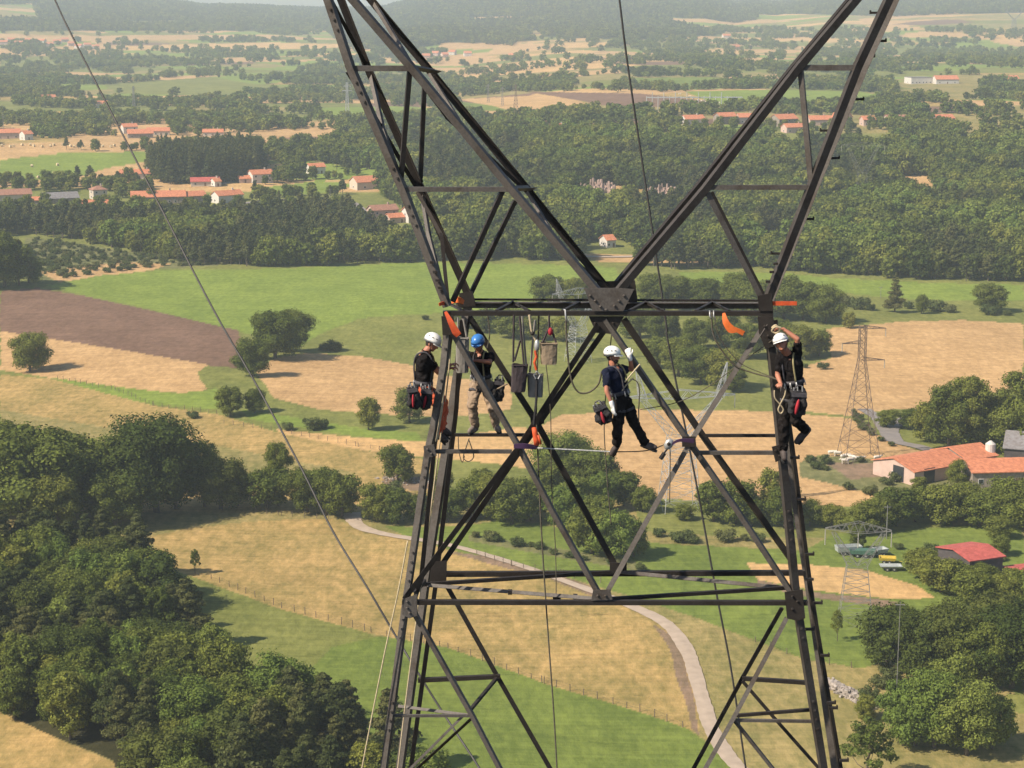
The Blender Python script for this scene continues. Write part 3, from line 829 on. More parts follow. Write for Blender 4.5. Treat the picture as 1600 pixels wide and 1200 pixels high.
# --- far woods: nobody could count them
def scatter_object(name, pts, scl, rot, idx, meshes, label, cat):
    srcs = []
    for i, me_ in enumerate(meshes):
        s = bpy.data.objects.new(name + '_tree', me_); srcs.append(s)
    me_ = bpy.data.meshes.new(name)
    me_.vertices.add(len(pts)); me_.vertices.foreach_set('co', np.asarray(pts, np.float32).ravel())
    for nm, ar, ty_ in (('scl', scl, 'FLOAT'), ('rot', rot, 'FLOAT')):
        at = me_.attributes.new(nm, ty_, 'POINT'); at.data.foreach_set('value', np.asarray(ar, np.float32))
    at = me_.attributes.new('idx', 'INT', 'POINT'); at.data.foreach_set('value', np.asarray(idx, np.int32))
    o = bpy.data.objects.new(name, me_); col.objects.link(o)
    tag(o, label, cat, kind='stuff')
    ng = bpy.data.node_groups.new(name, 'GeometryNodeTree')
    ng.interface.new_socket('Geometry', in_out='INPUT', socket_type='NodeSocketGeometry')
    ng.interface.new_socket('Geometry', in_out='OUTPUT', socket_type='NodeSocketGeometry')
    N = ng.nodes.new; L = ng.links.new
    gi = N('NodeGroupInput'); go = N('NodeGroupOutput')
    j = N('GeometryNodeJoinGeometry')
    for s in reversed(srcs):
        oi = N('GeometryNodeObjectInfo'); oi.inputs['Object'].default_value = s; oi.inputs['As Instance'].default_value = True
        L(oi.outputs['Geometry'], j.inputs[0])
    ip = N('GeometryNodeInstanceOnPoints')
    L(gi.outputs[0], ip.inputs['Points']); L(j.outputs[0], ip.inputs['Instance']); ip.inputs['Pick Instance'].default_value = True
    def attr(nm, t):
        a_ = N('GeometryNodeInputNamedAttribute'); a_.data_type = t; a_.inputs['Name'].default_value = nm; return a_.outputs[0]
    L(attr('idx', 'INT'), ip.inputs['Instance Index'])
    cx = N('ShaderNodeCombineXYZ'); L(attr('rot', 'FLOAT'), cx.inputs['Z']); L(cx.outputs[0], ip.inputs['Rotation'])
    L(attr('scl', 'FLOAT'), ip.inputs['Scale'])
    L(ip.outputs[0], go.inputs[0])
    md = o.modifiers.new('scatter', 'NODES'); md.node_group = ng
    return o

def full_mesh(kind, i, lod):
    cm, tm = variants(kind, lod, 4 if lod == 0 else 3)[i]
    if tm is None: return cm
    V_ = [tuple(v.co) for v in cm.vertices]; F_ = [tuple(p.vertices) for p in cm.polygons]
    o = len(V_); nfc = len(F_)
    V_ += [tuple(v.co) for v in tm.vertices]; F_ += [tuple(k + o for k in p.vertices) for p in tm.polygons]
    me_ = bpy.data.meshes.new(kind); me_.from_pydata(V_, [], F_); me_.materials.append(cm.materials[0]); me_.materials.append(M['bark'])
    me_.polygons.foreach_set('material_index', [0] * nfc + [1] * (len(F_) - nfc)); me_.update()
    return me_
FM = {}
def fm(kind, i, lod):
    if (kind, i, lod) not in FM: FM[(kind, i, lod)] = full_mesh(kind, i, lod)
    return FM[(kind, i, lod)]

def wood(name, polys, spacing, kinds, smin, smax, lod, label, cat, seed, holes=(), dens=None):
    meshes = []; base = []
    for k, w in kinds:
        for i in range(3): meshes.append(fm(k, i, lod)); base.append((k, w / 3))
    PX, PY, PZ = [], [], []
    for j, poly in enumerate(polys):
        X, Y, Z = scatter(poly, spacing, seed + j)
        PX.append(X); PY.append(Y); PZ.append(Z)
    X = np.concatenate(PX); Y = np.concatenate(PY); Z = np.concatenate(PZ)
    u_, v_ = project(X, Y, Z)
    keep = np.ones(len(X), bool)
    for h in holes: keep &= ~inside(h, u_, v_)
    if dens is not None: keep &= dens(X, Y, u_, v_)
    X, Y, Z = X[keep], Y[keep], Z[keep]
    r_ = np.random.default_rng(seed)
    w = np.array([b[1] for b in base]); w = w / w.sum()
    # kinds come in patches
    idx = r_.choice(len(base), len(X), p=w)
    if len(kinds) > 1:
        pn = value_noise(X / 40 + 11, Y / 60, seed + 3) * .7 + value_noise(X / 17 + 3, Y / 21, seed + 5) * .3 + r_.uniform(-.12, .12, len(X))
        q = np.argsort(np.argsort(pn)) / max(len(X), 1)
        cum = np.cumsum([k[1] for k in kinds]) / sum(k[1] for k in kinds)
        idx = np.minimum(np.searchsorted(cum, q), len(kinds) - 1) * 3 + r_.integers(0, 3, len(X))
    print(name, len(X))
    return scatter_object(name, np.stack([X, Y, Z], 1), r_.uniform(smin, smax, len(X)), r_.uniform(0, 6.28, len(X)), idx, meshes, label, cat)

VILL = [(0,300),(0,330),(180,325),(210,322),(380,318),(395,290),(320,290),(250,295),(180,295),(90,300)]
wood('pine_wood', [[(-100,350),(20,350),(200,352),(330,350),(400,342),(470,336),(530,334),(560,345),(590,372),(640,378),(665,410),(560,413),(420,419),(300,414),(200,392),(110,376),(40,366),(-100,380)]], 5.2,
     [('pine', 3.4), ('broad', .7), ('bright', .25)], .7, 1.25, 1, "long dark pine wood between the village and the bright meadow", 'wood', 21)
wood('hillside_forest', [[(660,408),(655,340),(600,310),(590,300),(600,270),(470,250),(460,238),(600,232),(700,226),(820,228),(960,226),(1040,230),(1130,230),(1250,236),(1350,240),(1500,246),(1700,244),(1700,438),(1600,442),(1450,438),(1300,430),(1230,424),(1150,420),(1060,422),(1000,415),(900,408),(780,408)]], 5.6,
     [('pine', 1.3), ('dark', 1.2), ('broad', 1.8), ('bright', .8)], .5, 1.5, 1, "green forest covering the hillside behind the lattice tower", 'forest', 31,
     holes=[[(680,340),(740,348),(830,368),(830,386),(740,376),(690,368)], [(1185,368),(1230,366),(1230,392),(1188,394)], [(1060,428),(1150,424),(1240,426),(1230,445),(1070,446)], [(892,296),(960,290),(1000,300),(1070,300),(1072,330),(960,328),(892,326)], [(905,382),(960,372),(980,384),(1040,392),(1120,398),(1120,412),(900,412)], [(1440,236),(1520,234),(1600,238),(1600,244),(1460,246)], [(1180,338),(1215,334),(1222,346),(1190,350)], [(560,272),(605,274),(612,300),(548,300)]],
     dens=lambda X, Y, u_, v_: (value_noise(X / 26 + 5, Y / 34, 44) > .20) & (value_noise(X / 3.1, Y / 3.1, 45) > .08))
wood('spruce_copse', [[(232,262),(300,258),(400,250),(412,262),(400,282),(330,288),(260,288),(235,280)]], 4.2,
     [('spruce', 1)], 1.15, 1.5, 1, "dense dark spruce plantation beside the hay bale meadow", 'copse', 41)
wood('village_trees', [[(-60,280),(60,286),(150,282),(240,290),(240,320),(150,300),(30,300),(-60,300)], [(60,230),(150,236),(250,232),(330,226),(470,230),(520,250),(560,262),(560,300),(500,312),(390,318),(400,300),(470,284),(410,292),(440,262),(400,246),(240,250)]], 8.5,
     [('broad', 3), ('pine', 1)], .4, .95, 1, "scattered trees among the red roofed village houses", 'trees', 51,
     holes=[[(0,250),(90,240),(225,236),(240,250),(170,262),(110,280),(0,284)], [(180,268),(260,268),(260,286),(180,286)], [(395,262),(430,262),(430,288),(395,288)], [(475,256),(520,256),(520,280),(475,280)], [(535,274),(615,276),(615,306),(540,306)], [(385,296),(500,282),(560,288),(520,302),(420,308)]])
wood('roadside_trees', [[(0,322),(200,322),(400,322),(480,318),(480,330),(400,336),(200,338),(0,336)], [(1040,198),(1500,198),(1500,206),(1040,206)]], 10, [('broad', 1)], .35, .8, 1, "low trees and shrubs in front of the village houses", 'trees', 57)
def far_density(X, Y, u_, v_):
    n = value_noise(X / 90, Y / 150, 2) * .40 + value_noise(X / 30, Y / 45, 6) * .35 + value_noise(X / 11, Y / 14, 16) * .25
    c1 = cells(X + .25 * Y, Y - .1 * X, 150, 120, 3); c2 = cells(X + 10 + .25 * Y, Y + 9 - .1 * X, 150, 120, 3)
    edge = (c1 != c2)
    t = np.where(v_ < 75, .64, np.where(v_ < 130, .60, np.where(v_ < 190, .55, .50)))
    k = (n > t) | (edge & (n > .46))
    for poly in FARCLEAR: k &= ~inside(poly, u_, v_)
    return k
FARCLEAR = [[(0,60),(200,55),(420,54),(540,62),(300,62),(0,67)], [(180,72),(420,66),(560,70),(560,75),(330,78),(200,78)], [(740,27),(930,22),(935,31),(880,37),(760,39)], [(690,64),(850,66),(850,78),(680,80)],
 [(715,152),(840,143),(1000,145),(1140,160),(1130,172),(800,176),(715,174)], [(1070,141),(1200,139),(1340,142),(1400,152),(1350,167),(1130,168),(1100,155)], [(500,168),(640,166),(700,172),(640,186),(500,186)],
 [(0,218),(260,218),(300,226),(240,240),(230,262),(110,282),(0,284)], [(170,132),(330,120),(480,140),(330,150),(180,146)], [(990,122),(1110,120),(1160,132),(1060,140),(1000,138)], [(1400,120),(1530,118),(1530,155),(1400,155)],
 [(1060,182),(1345,180),(1345,210),(1060,210)], [(0,196),(50,196),(50,222),(0,222)], [(180,198),(270,198),(270,222),(180,222)], [(300,213),(345,213),(345,232),(300,232)]]
wood('distant_trees', [[(-200,232),(-200,110),(1800,110),(1800,232),(1500,236),(1250,225),(1000,212),(700,212),(460,225),(300,222)]], 8.5,
     [('broad', 4), ('bright', 1.2), ('dark', .8)], .35, 1.15, 2, "countless trees and hedges dotting the plain behind the villages", 'trees', 61, dens=far_density)
wood('plain_trees', [[(-200,111),(-200,45),(1800,45),(1800,111)]], 12,
     [('broad', 4), ('bright', 1.2), ('dark', .8)], .45, 1.3, 2, "countless small trees and hedges across the hazy far plain", 'trees', 71, dens=far_density)
def hill_density(X, Y, u_, v_):
    k = np.zeros(len(X), bool)
    for poly in HILLWOODS: k |= inside(poly, u_, v_)
    hn_ = value_noise(X / 500 + 3, Y / 700, 5) * .6 + value_noise(X / 160, Y / 260, 9) * .4
    k |= (hn_ > .565) & (v_ < 48) & (Y > 3600)
    return k
HILLWOODS = [[(600,22),(640,4),(700,-20),(1090,-20),(1130,8),(1120,20),(950,20),(900,23),(740,27),(600,30)],
             [(500,40),(560,33),(700,30),(760,42),(820,52),(800,72),(700,66),(640,78),(540,74)],
             [(840,40),(900,34),(1050,38),(1120,55),(990,62),(850,58)],
             [(30,-40),(250,0),(330,10),(400,14),(330,30),(180,34),(60,28)],
             [(1130,8),(1240,-5),(1330,-20),(1700,-40),(1700,18),(1500,22),(1400,26),(1250,22),(1130,22)]]
hx = np.random.default_rng(77)
Yh = hx.uniform(2900, 6700, 150000); uh = hx.uniform(-60, 1660, 150000); Xh = (uh - 800) / FPX * Yh * 1.02
Zh = terrain(Xh, Yh); u_, v_ = project(Xh, Yh, Zh)
k = hill_density(Xh, Yh, u_, v_)
Xh, Yh, Zh = Xh[k][:60000], Yh[k][:60000], Zh[k][:60000]
print('hills', len(Xh))
scatter_object('hill_forest', np.stack([Xh, Yh, Zh], 1), hx.uniform(.8, 1.5, len(Xh)), hx.uniform(0, 6.28, len(Xh)), hx.integers(0, 6, len(Xh)),
    [fm('broad', i, 2) for i in range(3)] + [fm('pine', i, 2) for i in range(3)], "hazy blue forests on the hills along the horizon", 'forest')
# scrub on the left slope
X, Y, Z = scatter([(45,372),(150,388),(250,402),(350,414),(250,418),(90,436),(45,420)], 4.5, 91)
hx = np.random.default_rng(5)
k = hx.uniform(size=len(X)) < .75
X, Y, Z = X[k], Y[k], Z[k]
scatter_object('scrub', np.stack([X, Y, Z], 1), hx.uniform(.4, .95, len(X)), hx.uniform(0, 6.28, len(X)), hx.integers(0, 3, len(X)),
    [fm('bush', i, 1) for i in range(3)], "grey green scrub covering the slope above the meadow", 'scrub')

# ---------------------------------------------------------------- haze over the valley
def make_haze():
    mb = MB(); x0, x1, y0, y1, z0, z1 = -5000, 5000, -200, 7800, -4, 210
    mb.box(((x0 + x1) / 2, (y0 + y1) / 2, (z0 + z1) / 2), (x1 - x0, y1 - y0, z1 - z0))
    m = bpy.data.materials.new('haze'); m.use_nodes = True; nt = m.node_tree
    for n in list(nt.nodes): nt.nodes.remove(n)
    out = nt.nodes.new('ShaderNodeOutputMaterial'); pv = nt.nodes.new('ShaderNodeVolumePrincipled')
    pv.inputs['Color'].default_value = (.80, .92, 1.0, 1); pv.inputs['Density'].default_value = HAZE
    pv.inputs['Anisotropy'].default_value = 0.0
    nt.links.new(pv.outputs[0], out.inputs['Volume'])
    o = mb.build('haze', m); tag(o, "pale blue haze filling the valley", 'haze', kind='stuff')
HAZE = 1.25e-4
make_haze()
# ---------------------------------------------------------------- the lattice tower the men work on
def steel_mat(name, base):
    m, nt, b = newmat(name); L = nt.links.new
    tc = nt.nodes.new('ShaderNodeTexCoord')
    n1 = nt.nodes.new('ShaderNodeTexNoise'); n1.inputs['Scale'].default_value = 2.2; n1.inputs['Detail'].default_value = 6; n1.inputs['Roughness'].default_value = .65
    n2 = nt.nodes.new('ShaderNodeTexNoise'); n2.inputs['Scale'].default_value = 28; n2.inputs['Detail'].default_value = 4
    L(tc.outputs['Object'], n1.inputs['Vector']); L(tc.outputs['Object'], n2.inputs['Vector'])
    rp = nt.nodes.new('ShaderNodeValToRGB')
    rp.color_ramp.elements[0].position = .36; rp.color_ramp.elements[0].color = (base[0] * .72, base[1] * .66, base[2] * .61, 1)
    rp.color_ramp.elements[1].position = .66; rp.color_ramp.elements[1].color = (base[0] * 1.15, base[1] * 1.14, base[2] * 1.12, 1)
    e = rp.color_ramp.elements.new(.5); e.color = (*base, 1)
    L(n1.outputs[0], rp.inputs[0])
    mr = nt.nodes.new('ShaderNodeMapRange'); mr.inputs['From Min'].default_value = .3; mr.inputs['From Max'].default_value = .7; mr.inputs['To Min'].default_value = .8; mr.inputs['To Max'].default_value = 1.15
    L(n2.outputs[0], mr.inputs['Value'])
    sc = nt.nodes.new('ShaderNodeVectorMath'); sc.operation = 'SCALE'; L(rp.outputs[0], sc.inputs[0]); L(mr.outputs[0], sc.inputs['Scale'])
    L(sc.outputs[0], b.inputs['Base Color'])
    b.inputs['Roughness'].default_value = .62; b.inputs['Metallic'].default_value = .15; b.inputs['Specular IOR Level'].default_value = .35
    return m
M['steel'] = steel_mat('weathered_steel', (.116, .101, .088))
M['steeld'] = steel_mat('shaded_dark_steel', (.036, .029, .024))  # shade put into the colour of back and turned-away members; also plain dark fittings
M['steelm'] = steel_mat('mid_brown_steel', (.062, .053, .046))  # mid brown tone for right-hand leg and arm chords
M['zinc'] = simple('bare_zinc', (.50, .49, .47), .45, metal=.5, var=.2, scale=12)

def part(mb, name, mat, parent, smooth=False):
    """a part of a thing: the mesh is written relative to the thing's own base"""
    o = Vector(parent['_o']) if '_o' in parent else parent.location
    q = MB(); q.f = mb.f; q.v = [(a[0] - o[0], a[1] - o[1], a[2] - o[2]) for a in mb.v]
    ob = q.build(name, mat, parent, smooth)
    ob['_o'] = tuple(o)
    PARTS.append(ob)
    return ob
PARTS = []

YF, YB = 30.0, 31.6
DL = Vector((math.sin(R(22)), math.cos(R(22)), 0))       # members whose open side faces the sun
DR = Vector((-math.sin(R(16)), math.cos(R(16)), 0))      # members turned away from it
tower = empty('lattice_tower', P(940, 1700, 30.8)); tower['_o'] = tuple(tower.location)
tag(tower, "tall weathered steel lattice tower with forked arms that four men work on", "lattice tower")

def lbar(name, nodes, w, D=DL, side=1, mat='steel', t=.014, back=False, w2=None, bolts=False):
    """angle section along nodes [(u, v, Y)]; one flange faces the viewer, the other runs back (or forward)"""
    pts = [P(*n) for n in nodes]
    w *= .86
    mb = MB(); w2 = w if w2 is None else w2
    for i in range(len(pts) - 1):
        p0, p1 = pts[i], pts[i + 1]
        a = (p1 - p0).normalized()
        if i > 0: p0 = p0 - a * .05
        b = (D - a * D.dot(a)).normalized(); c = a.cross(b)
        if c.x < 0: c = -c
        if abs(c.x) < .3 and c.z < 0: c = -c
        s = -1 if back else 1
        def ring(p):
            q = [(-w / 2, 0), (w / 2, 0), (w / 2, w2), (w / 2 - t, w2), (w / 2 - t, t), (-w / 2, t)]
            return [p + c * (x * side) + b * (y * s) for x, y in q]
        r0, r1 = ring(p0), ring(p1); n = 6
        mb.add(r0 + r1, [(k, (k + 1) % n, n + (k + 1) % n, n + k) for k in range(n)] + [(0, 1, 4, 5), (1, 2, 3, 4), (n, n + 5, n + 4, n + 1), (n + 1, n + 4, n + 3, n + 2)])
        if bolts:
            L_ = (p1 - p0).length; k = .3
            while k < L_ - .2:
                if (int(k * 3.1) % 5) < 2:
                    q = p0 + a * k - b * .012 + c * (w * .12 * side)
                    mb.box(q, (.03, .03, .03))
                k += .16
    return part(mb, name, M[mat], tower)

def plate(outline, Y, th=.02, mat='steel', D=None, bolts=()):
    D = D or DL
    pts = [P(u, v, Y) for u, v in outline]
    mb = MB(); mb.prism(pts, D * th)
    for u, v in bolts:
        q = P(u, v, Y - th / 2 - .012); mb.ell(q, (.022, .022, .022), 6, 4)
    return part(mb, 'gusset_plate', M[mat], tower)

F, B = YF, YB
# legs of the body, down past the picture
lbar('leg', [(697, 486, F), (697, 520, F), (692, 570, F), (676, 665, F), (667, 706, F), (632, 945, F), (597, 1210, F), (566, 1480, F)], .115, DL, 1, bolts=True)
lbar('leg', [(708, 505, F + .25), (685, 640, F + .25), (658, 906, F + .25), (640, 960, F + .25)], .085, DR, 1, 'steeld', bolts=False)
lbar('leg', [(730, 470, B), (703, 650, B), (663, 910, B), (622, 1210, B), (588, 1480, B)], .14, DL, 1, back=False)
lbar('leg', [(722, 500, B - .06), (713, 640, B - .06), (688, 853, B - .06), (682, 905, B - .06), (640, 1215, B - .06)], .09, DR, 1, 'steeld')  # shaded flange of the back left leg, its shade painted dark
lbar('leg', [(1200, 480, F), (1217, 640, F), (1247, 945, F), (1290, 1210, F), (1330, 1480, F)], .135, DR, -1, 'steelm', bolts=True)
lbar('leg', [(1196, 482, B), (1228, 690, B), (1262, 905, B), (1268, 945, B), (1306, 1210, B), (1342, 1480, B)], .16, DL, -1, 'steel')
lbar('leg', [(1212, 500, F + .5), (1239, 700, F + .5), (1270, 940, F + .5), (1316, 1210, F + .5), (1355, 1480, F + .5)], .075, DR, -1, 'steeld')
# forked arms: outer and inner chords, front and back
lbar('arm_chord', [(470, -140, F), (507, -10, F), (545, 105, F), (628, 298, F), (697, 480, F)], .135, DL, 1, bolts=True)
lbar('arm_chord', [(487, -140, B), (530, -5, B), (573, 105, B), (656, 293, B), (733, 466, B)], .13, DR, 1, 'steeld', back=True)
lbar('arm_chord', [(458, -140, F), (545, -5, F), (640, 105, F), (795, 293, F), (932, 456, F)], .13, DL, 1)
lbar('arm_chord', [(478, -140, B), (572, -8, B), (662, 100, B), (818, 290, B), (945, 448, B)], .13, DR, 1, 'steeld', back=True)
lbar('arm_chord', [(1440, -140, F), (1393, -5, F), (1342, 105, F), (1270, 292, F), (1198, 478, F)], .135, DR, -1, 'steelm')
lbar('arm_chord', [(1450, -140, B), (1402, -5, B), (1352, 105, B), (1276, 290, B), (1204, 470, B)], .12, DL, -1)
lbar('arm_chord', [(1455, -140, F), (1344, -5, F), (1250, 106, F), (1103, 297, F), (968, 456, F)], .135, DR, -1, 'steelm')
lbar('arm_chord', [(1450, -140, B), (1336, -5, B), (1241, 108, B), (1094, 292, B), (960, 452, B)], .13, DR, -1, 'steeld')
# side bracing between front and back chords
lbar('brace', [(515, -5, F + .3), (572, 102, B)], .07, DR, 1, 'steeld')
lbar('brace', [(543, 112, F + .1), (587, 184, F + .7), (650, 292, B)], .075, DR, 1, 'steeld')
lbar('brace', [(578, 118, B), (596, 200, F + .8), (627, 292, F + .1)], .075, DL, 1)
lbar('brace', [(652, 300, B), (690, 368, F + .8), (700, 470, F + .1)], .07, DR, 1, 'steeld')
lbar('brace', [(658, 305, B), (668, 365, F + .8), (694, 470, F + .1)], .07, DL, 1)
lbar('brace', [(583, 5, B), (640, 100, F + .1)], .07, DL, 1)
lbar('brace', [(668, 112, B), (730, 212, F + .8), (795, 290, F + .1)], .065, DL, 1)
lbar('brace', [(645, 112, F + .1), (700, 185, F + .8), (815, 292, B)], .07, DR, 1, 'steeld')
lbar('brace', [(822, 298, B), (865, 370, F + .8), (925, 450, F + .1)], .06, DL, 1)
lbar('brace', [(800, 300, F + .1), (860, 372, F + .8), (940, 445, B)], .06, DR, 1, 'steeld')
lbar('brace', [(636, 104, F + .02), (680, 112, B)], .11, DL, 1)
lbar('brace', [(793, 295, F + .02), (829, 294, B)], .11, DL, 1)
# horizontals and struts of the arms
lbar('brace', [(548, 107, F + .03), (640, 107, F + .03)], .10, DL, 1)
lbar('brace', [(629, 296, F + .03), (797, 296, F + .03)], .085, DL, 1)
lbar('brace', [(1255, 106, F + .03), (1342, 106, F + .03)], .10, DL, 1)
lbar('brace', [(1105, 293, F + .03), (1268, 293, F + .03)], .085, DR, 1)
lbar('brace', [(641, 109, F + .05), (626, 296, F + .05)], .085, DR, -1, 'steeld')
lbar('brace', [(664, 130, B), (657, 292, B)], .08, DR, -1, 'steeld')
lbar('brace', [(786, 299, F + .05), (708, 472, F + .05)], .085, DR, -1, 'steeld')
lbar('brace', [(806, 314, B), (735, 462, B)], .08, DR, -1, 'steeld')
lbar('brace', [(1250, 110, F + .05), (1267, 292, F + .05)], .095, DL, 1)
lbar('brace', [(1106, 302, F + .05), (1192, 470, F + .05)], .10, DR, 1)
lbar('brace', [(1112, 300, B), (1194, 462, B)], .07, DR, 1, 'steeld')
# the waist beam
lbar('crossbeam', [(692, 490, F - .02), (1208, 490, F - .02)], .085, DL, 1, 'steeld', w2=.10)
lbar('crossbeam', [(712, 476, B), (1196, 477, B)], .13, DL, 1, back=True)
for i in range(9):
    u0 = 725 + i * 52
    if 900 < u0 < 960: continue
    lbar('brace', [(u0, 487, F + .03), (u0 + 26 * (1 if i % 2 else -1), 473, B - .03)], .055, DR, 1, 'steeld')
lbar('brace', [(712, 468, B + .1), (1196, 470, B + .1)], .04, DR, 1, 'steeld')
# gusset plates
plate([(913, 450), (968, 450), (991, 452), (974, 486), (926, 486)], F - .04, bolts=[(922, 462), (930, 470), (938, 479), (947, 484), (975, 462), (967, 470), (960, 478)])
plate([(932, 440), (992, 438), (996, 470), (985, 490), (950, 490)], B - .05, mat='steeld')
plate([(920, 494), (975, 494), (960, 522), (932, 520)], F + .04, mat='steeld', bolts=[(930, 505), (958, 505)])
plate([(718, 458), (738, 455), (744, 478), (716, 480)], B - .12, mat='steeld')
plate([(1184, 462), (1206, 458), (1208, 486), (1186, 486)], F - .03, mat='steeld')
plate([(1184, 494), (1208, 494), (1214, 540), (1196, 545), (1186, 520)], F - .03, mat='steeld', bolts=[(1195, 510), (1200, 525)])
plate([(690, 494), (708, 494), (712, 522), (692, 524)], F - .03, mat='steeld')
plate([(674, 878), (698, 876), (697, 910), (672, 910)], B - .14, mat='steeld')
plate([(630, 936), (652, 928), (652, 962), (640, 966), (629, 960)], F - .05, bolts=[(636, 950), (640, 958), (636, 940)])
plate([(927, 922), (953, 921), (957, 937), (924, 938)], F - .05, bolts=[(934, 931), (946, 931)])
plate([(953, 879), (979, 879), (979, 894), (953, 896)], B - .05, mat='steeld')
plate([(1226, 925), (1254, 921), (1258, 966), (1246, 970), (1230, 966)], F - .05, mat='steeld', bolts=[(1238, 932), (1246, 940), (1238, 952)])
plate([(662, 697), (678, 694), (682, 712), (664, 716)], F - .06, bolts=[(668, 702), (674, 709)])
plate([(1206, 698), (1222, 694), (1226, 716), (1212, 722)], F - .06, mat='steeld', bolts=[(1212, 704), (1218, 712)])
plate([(1066, 682), (1086, 682), (1088, 698), (1066, 698)], F - .05, mat='steeld')
plate([(828, 646), (850, 646), (850, 662), (830, 664)], B - .08, mat='steeld')
# cross bracing of the body
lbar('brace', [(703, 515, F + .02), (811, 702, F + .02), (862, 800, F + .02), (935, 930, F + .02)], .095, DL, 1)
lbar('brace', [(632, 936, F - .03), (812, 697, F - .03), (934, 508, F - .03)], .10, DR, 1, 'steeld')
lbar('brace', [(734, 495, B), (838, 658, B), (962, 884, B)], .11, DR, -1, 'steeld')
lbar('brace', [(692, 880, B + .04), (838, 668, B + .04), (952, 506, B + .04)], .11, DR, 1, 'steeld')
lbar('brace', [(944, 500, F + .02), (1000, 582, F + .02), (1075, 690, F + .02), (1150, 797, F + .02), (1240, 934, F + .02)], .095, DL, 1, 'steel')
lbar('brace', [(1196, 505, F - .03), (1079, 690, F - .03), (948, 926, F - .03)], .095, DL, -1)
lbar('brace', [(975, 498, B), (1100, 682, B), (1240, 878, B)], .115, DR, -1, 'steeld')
# small horizontals
lbar('brace', [(710, 680, B - .1), (828, 680, B - .1)], .06, DR, 1, 'steeld')
lbar('brace', [(672, 706, F + .08), (800, 706, F + .08)], .07, DL, 1)
lbar('brace', [(1100, 681, B), (1212, 681, B)], .06, DR, 1, 'steeld')
lbar('brace', [(1088, 708, F + .06), (1212, 708, F + .06)], .07, DL, 1)
# ring with its plan bracing
lbar('crossbeam', [(628, 942, F - .04), (1262, 943, F - .04)], .085, DL, 1, 'steeld', w2=.09)
lbar('crossbeam', [(690, 898, B), (1258, 896, B)], .10, DR, 1, 'steeld')
lbar('brace', [(661, 914, F + .8), (960, 894, B - .05)], .07, DR, 1, 'steeld')
lbar('brace', [(668, 914, F + .82), (930, 935, F + .05)], .075, Vector((0.2, .75, -.7)).normalized(), 1)
lbar('brace', [(965, 893, B - .05), (1244, 920, F + .8)], .08, Vector((0.2, .75, -.7)).normalized(), 1)
lbar('brace', [(950, 937, F + .05), (1248, 918, F + .8)], .07, DR, 1, 'steeld')
for u0, v0 in [(797, 925), (870, 932), (899, 932)]:
    mb = MB(); mb.box(P(u0, v0, F + .3), (.13 if u0 == 870 else .07, .08, .07)); part(mb, 'bracket', M['steeld'], tower)
# below the ring
lbar('brace', [(641, 950, F + .02), (737, 1120, F + .02), (790, 1222, F + .02), (900, 1420, F + .02)], .085, DL, 1)
lbar('brace', [(700, 918, B), (778, 1058, B), (868, 1215, B), (985, 1420, B)], .09, DR, -1, 'steeld')
lbar('brace', [(653, 1064, B - .05), (782, 1058, B - .05)], .085, DR, 1, 'steeld')
lbar('brace', [(622, 1103, F + .5), (738, 1118, F + .05)], .06, Vector((0.2, .75, -.7)).normalized(), 1)
lbar('brace', [(614, 1119, F + .05), (737, 1119, F + .05)], .05, DL, 1)
lbar('brace', [(778, 1060, B - .1), (735, 1112, F + .1)], .06, DR, 1, 'steeld')
lbar('brace', [(738, 1122, F + .1), (640, 1212, B - .2), (560, 1300, B - .2)], .06, DR, 1, 'steeld')
lbar('brace', [(722, 1120, F + .08), (632, 1210, F + .08), (560, 1290, F + .08)], .05, DL, 1)
lbar('brace', [(1229, 966, F + .02), (1145, 1124, F + .02), (1094, 1215, F + .02), (990, 1400, F + .02)], .085, DL, -1)
lbar('brace', [(1222, 950, B), (1160, 1060, B), (1078, 1212, B), (975, 1400, B)], .09, DR, 1, 'steeld')
lbar('brace', [(1160, 1061, B - .05), (1268, 1068, B - .05)], .08, DR, 1, 'steeld')
lbar('brace', [(1146, 1126, F + .05), (1280, 1128, F + .05)], .055, DL, 1)
lbar('brace', [(1150, 1119, F + .5), (1276, 1109, F + .5)], .06, DR, 1, 'steeld')
lbar('brace', [(1160, 1064, B - .1), (1210, 1122, B - .1), (1290, 1212, B - .1), (1400, 1340, B - .1)], .07, DR, 1, 'steeld')
lbar('brace', [(1148, 1128, F + .1), (1215, 1212, F + .1), (1310, 1330, F + .1)], .06, DL, 1)
lbar('brace', [(1235, 925, F + .1), (1249, 921, F + .8)], .09, DR, 1, 'steeld')
lbar('brace', [(648, 928, F + .1), (666, 908, F + .8)], .08, DR, 1, 'steeld')
# climbing steps: stubs standing out of the right hand legs and arm
for u0, v0, s_, Y0 in [(1240, 715, 1, F), (1250, 780, 1, F), (1263, 866, 1, F), (1276, 942, 1, F), (1287, 1024, 1, F), (1300, 1106, 1, F), (1317, 1188, 1, F), (1266, 905, -1, F),
                       (1368, 20, -1, B), (1376, 64, 1, B), (1358, 88, 1, B), (1341, 155, 1, B), (1290, 204, -1, B), (1303, 247, 1, B), (1263, 342, 1, B), (1213, 396, -1, B), (1264, 983, 1, F), (1297, 1098, 1, F)]:
    mb = MB(); p = P(u0, v0, Y0 + .1)
    mb.box(p + Vector((.02 * s_, 0, 0)), (.15, .05, .038)); mb.box(p + Vector((.085 * s_, 0, .012)), (.02, .06, .06))
    part(mb, 'step_bolt', M['steeld'], tower)
for u0, v0 in [(675, 410), (680, 425), (684, 438), (688, 450), (1200, 440), (1206, 425), (1212, 412)]:
    mb = MB(); mb.box(P(u0, v0, F - .05), (.07, .05, .035)); part(mb, 'bolt', M['steeld'], tower)

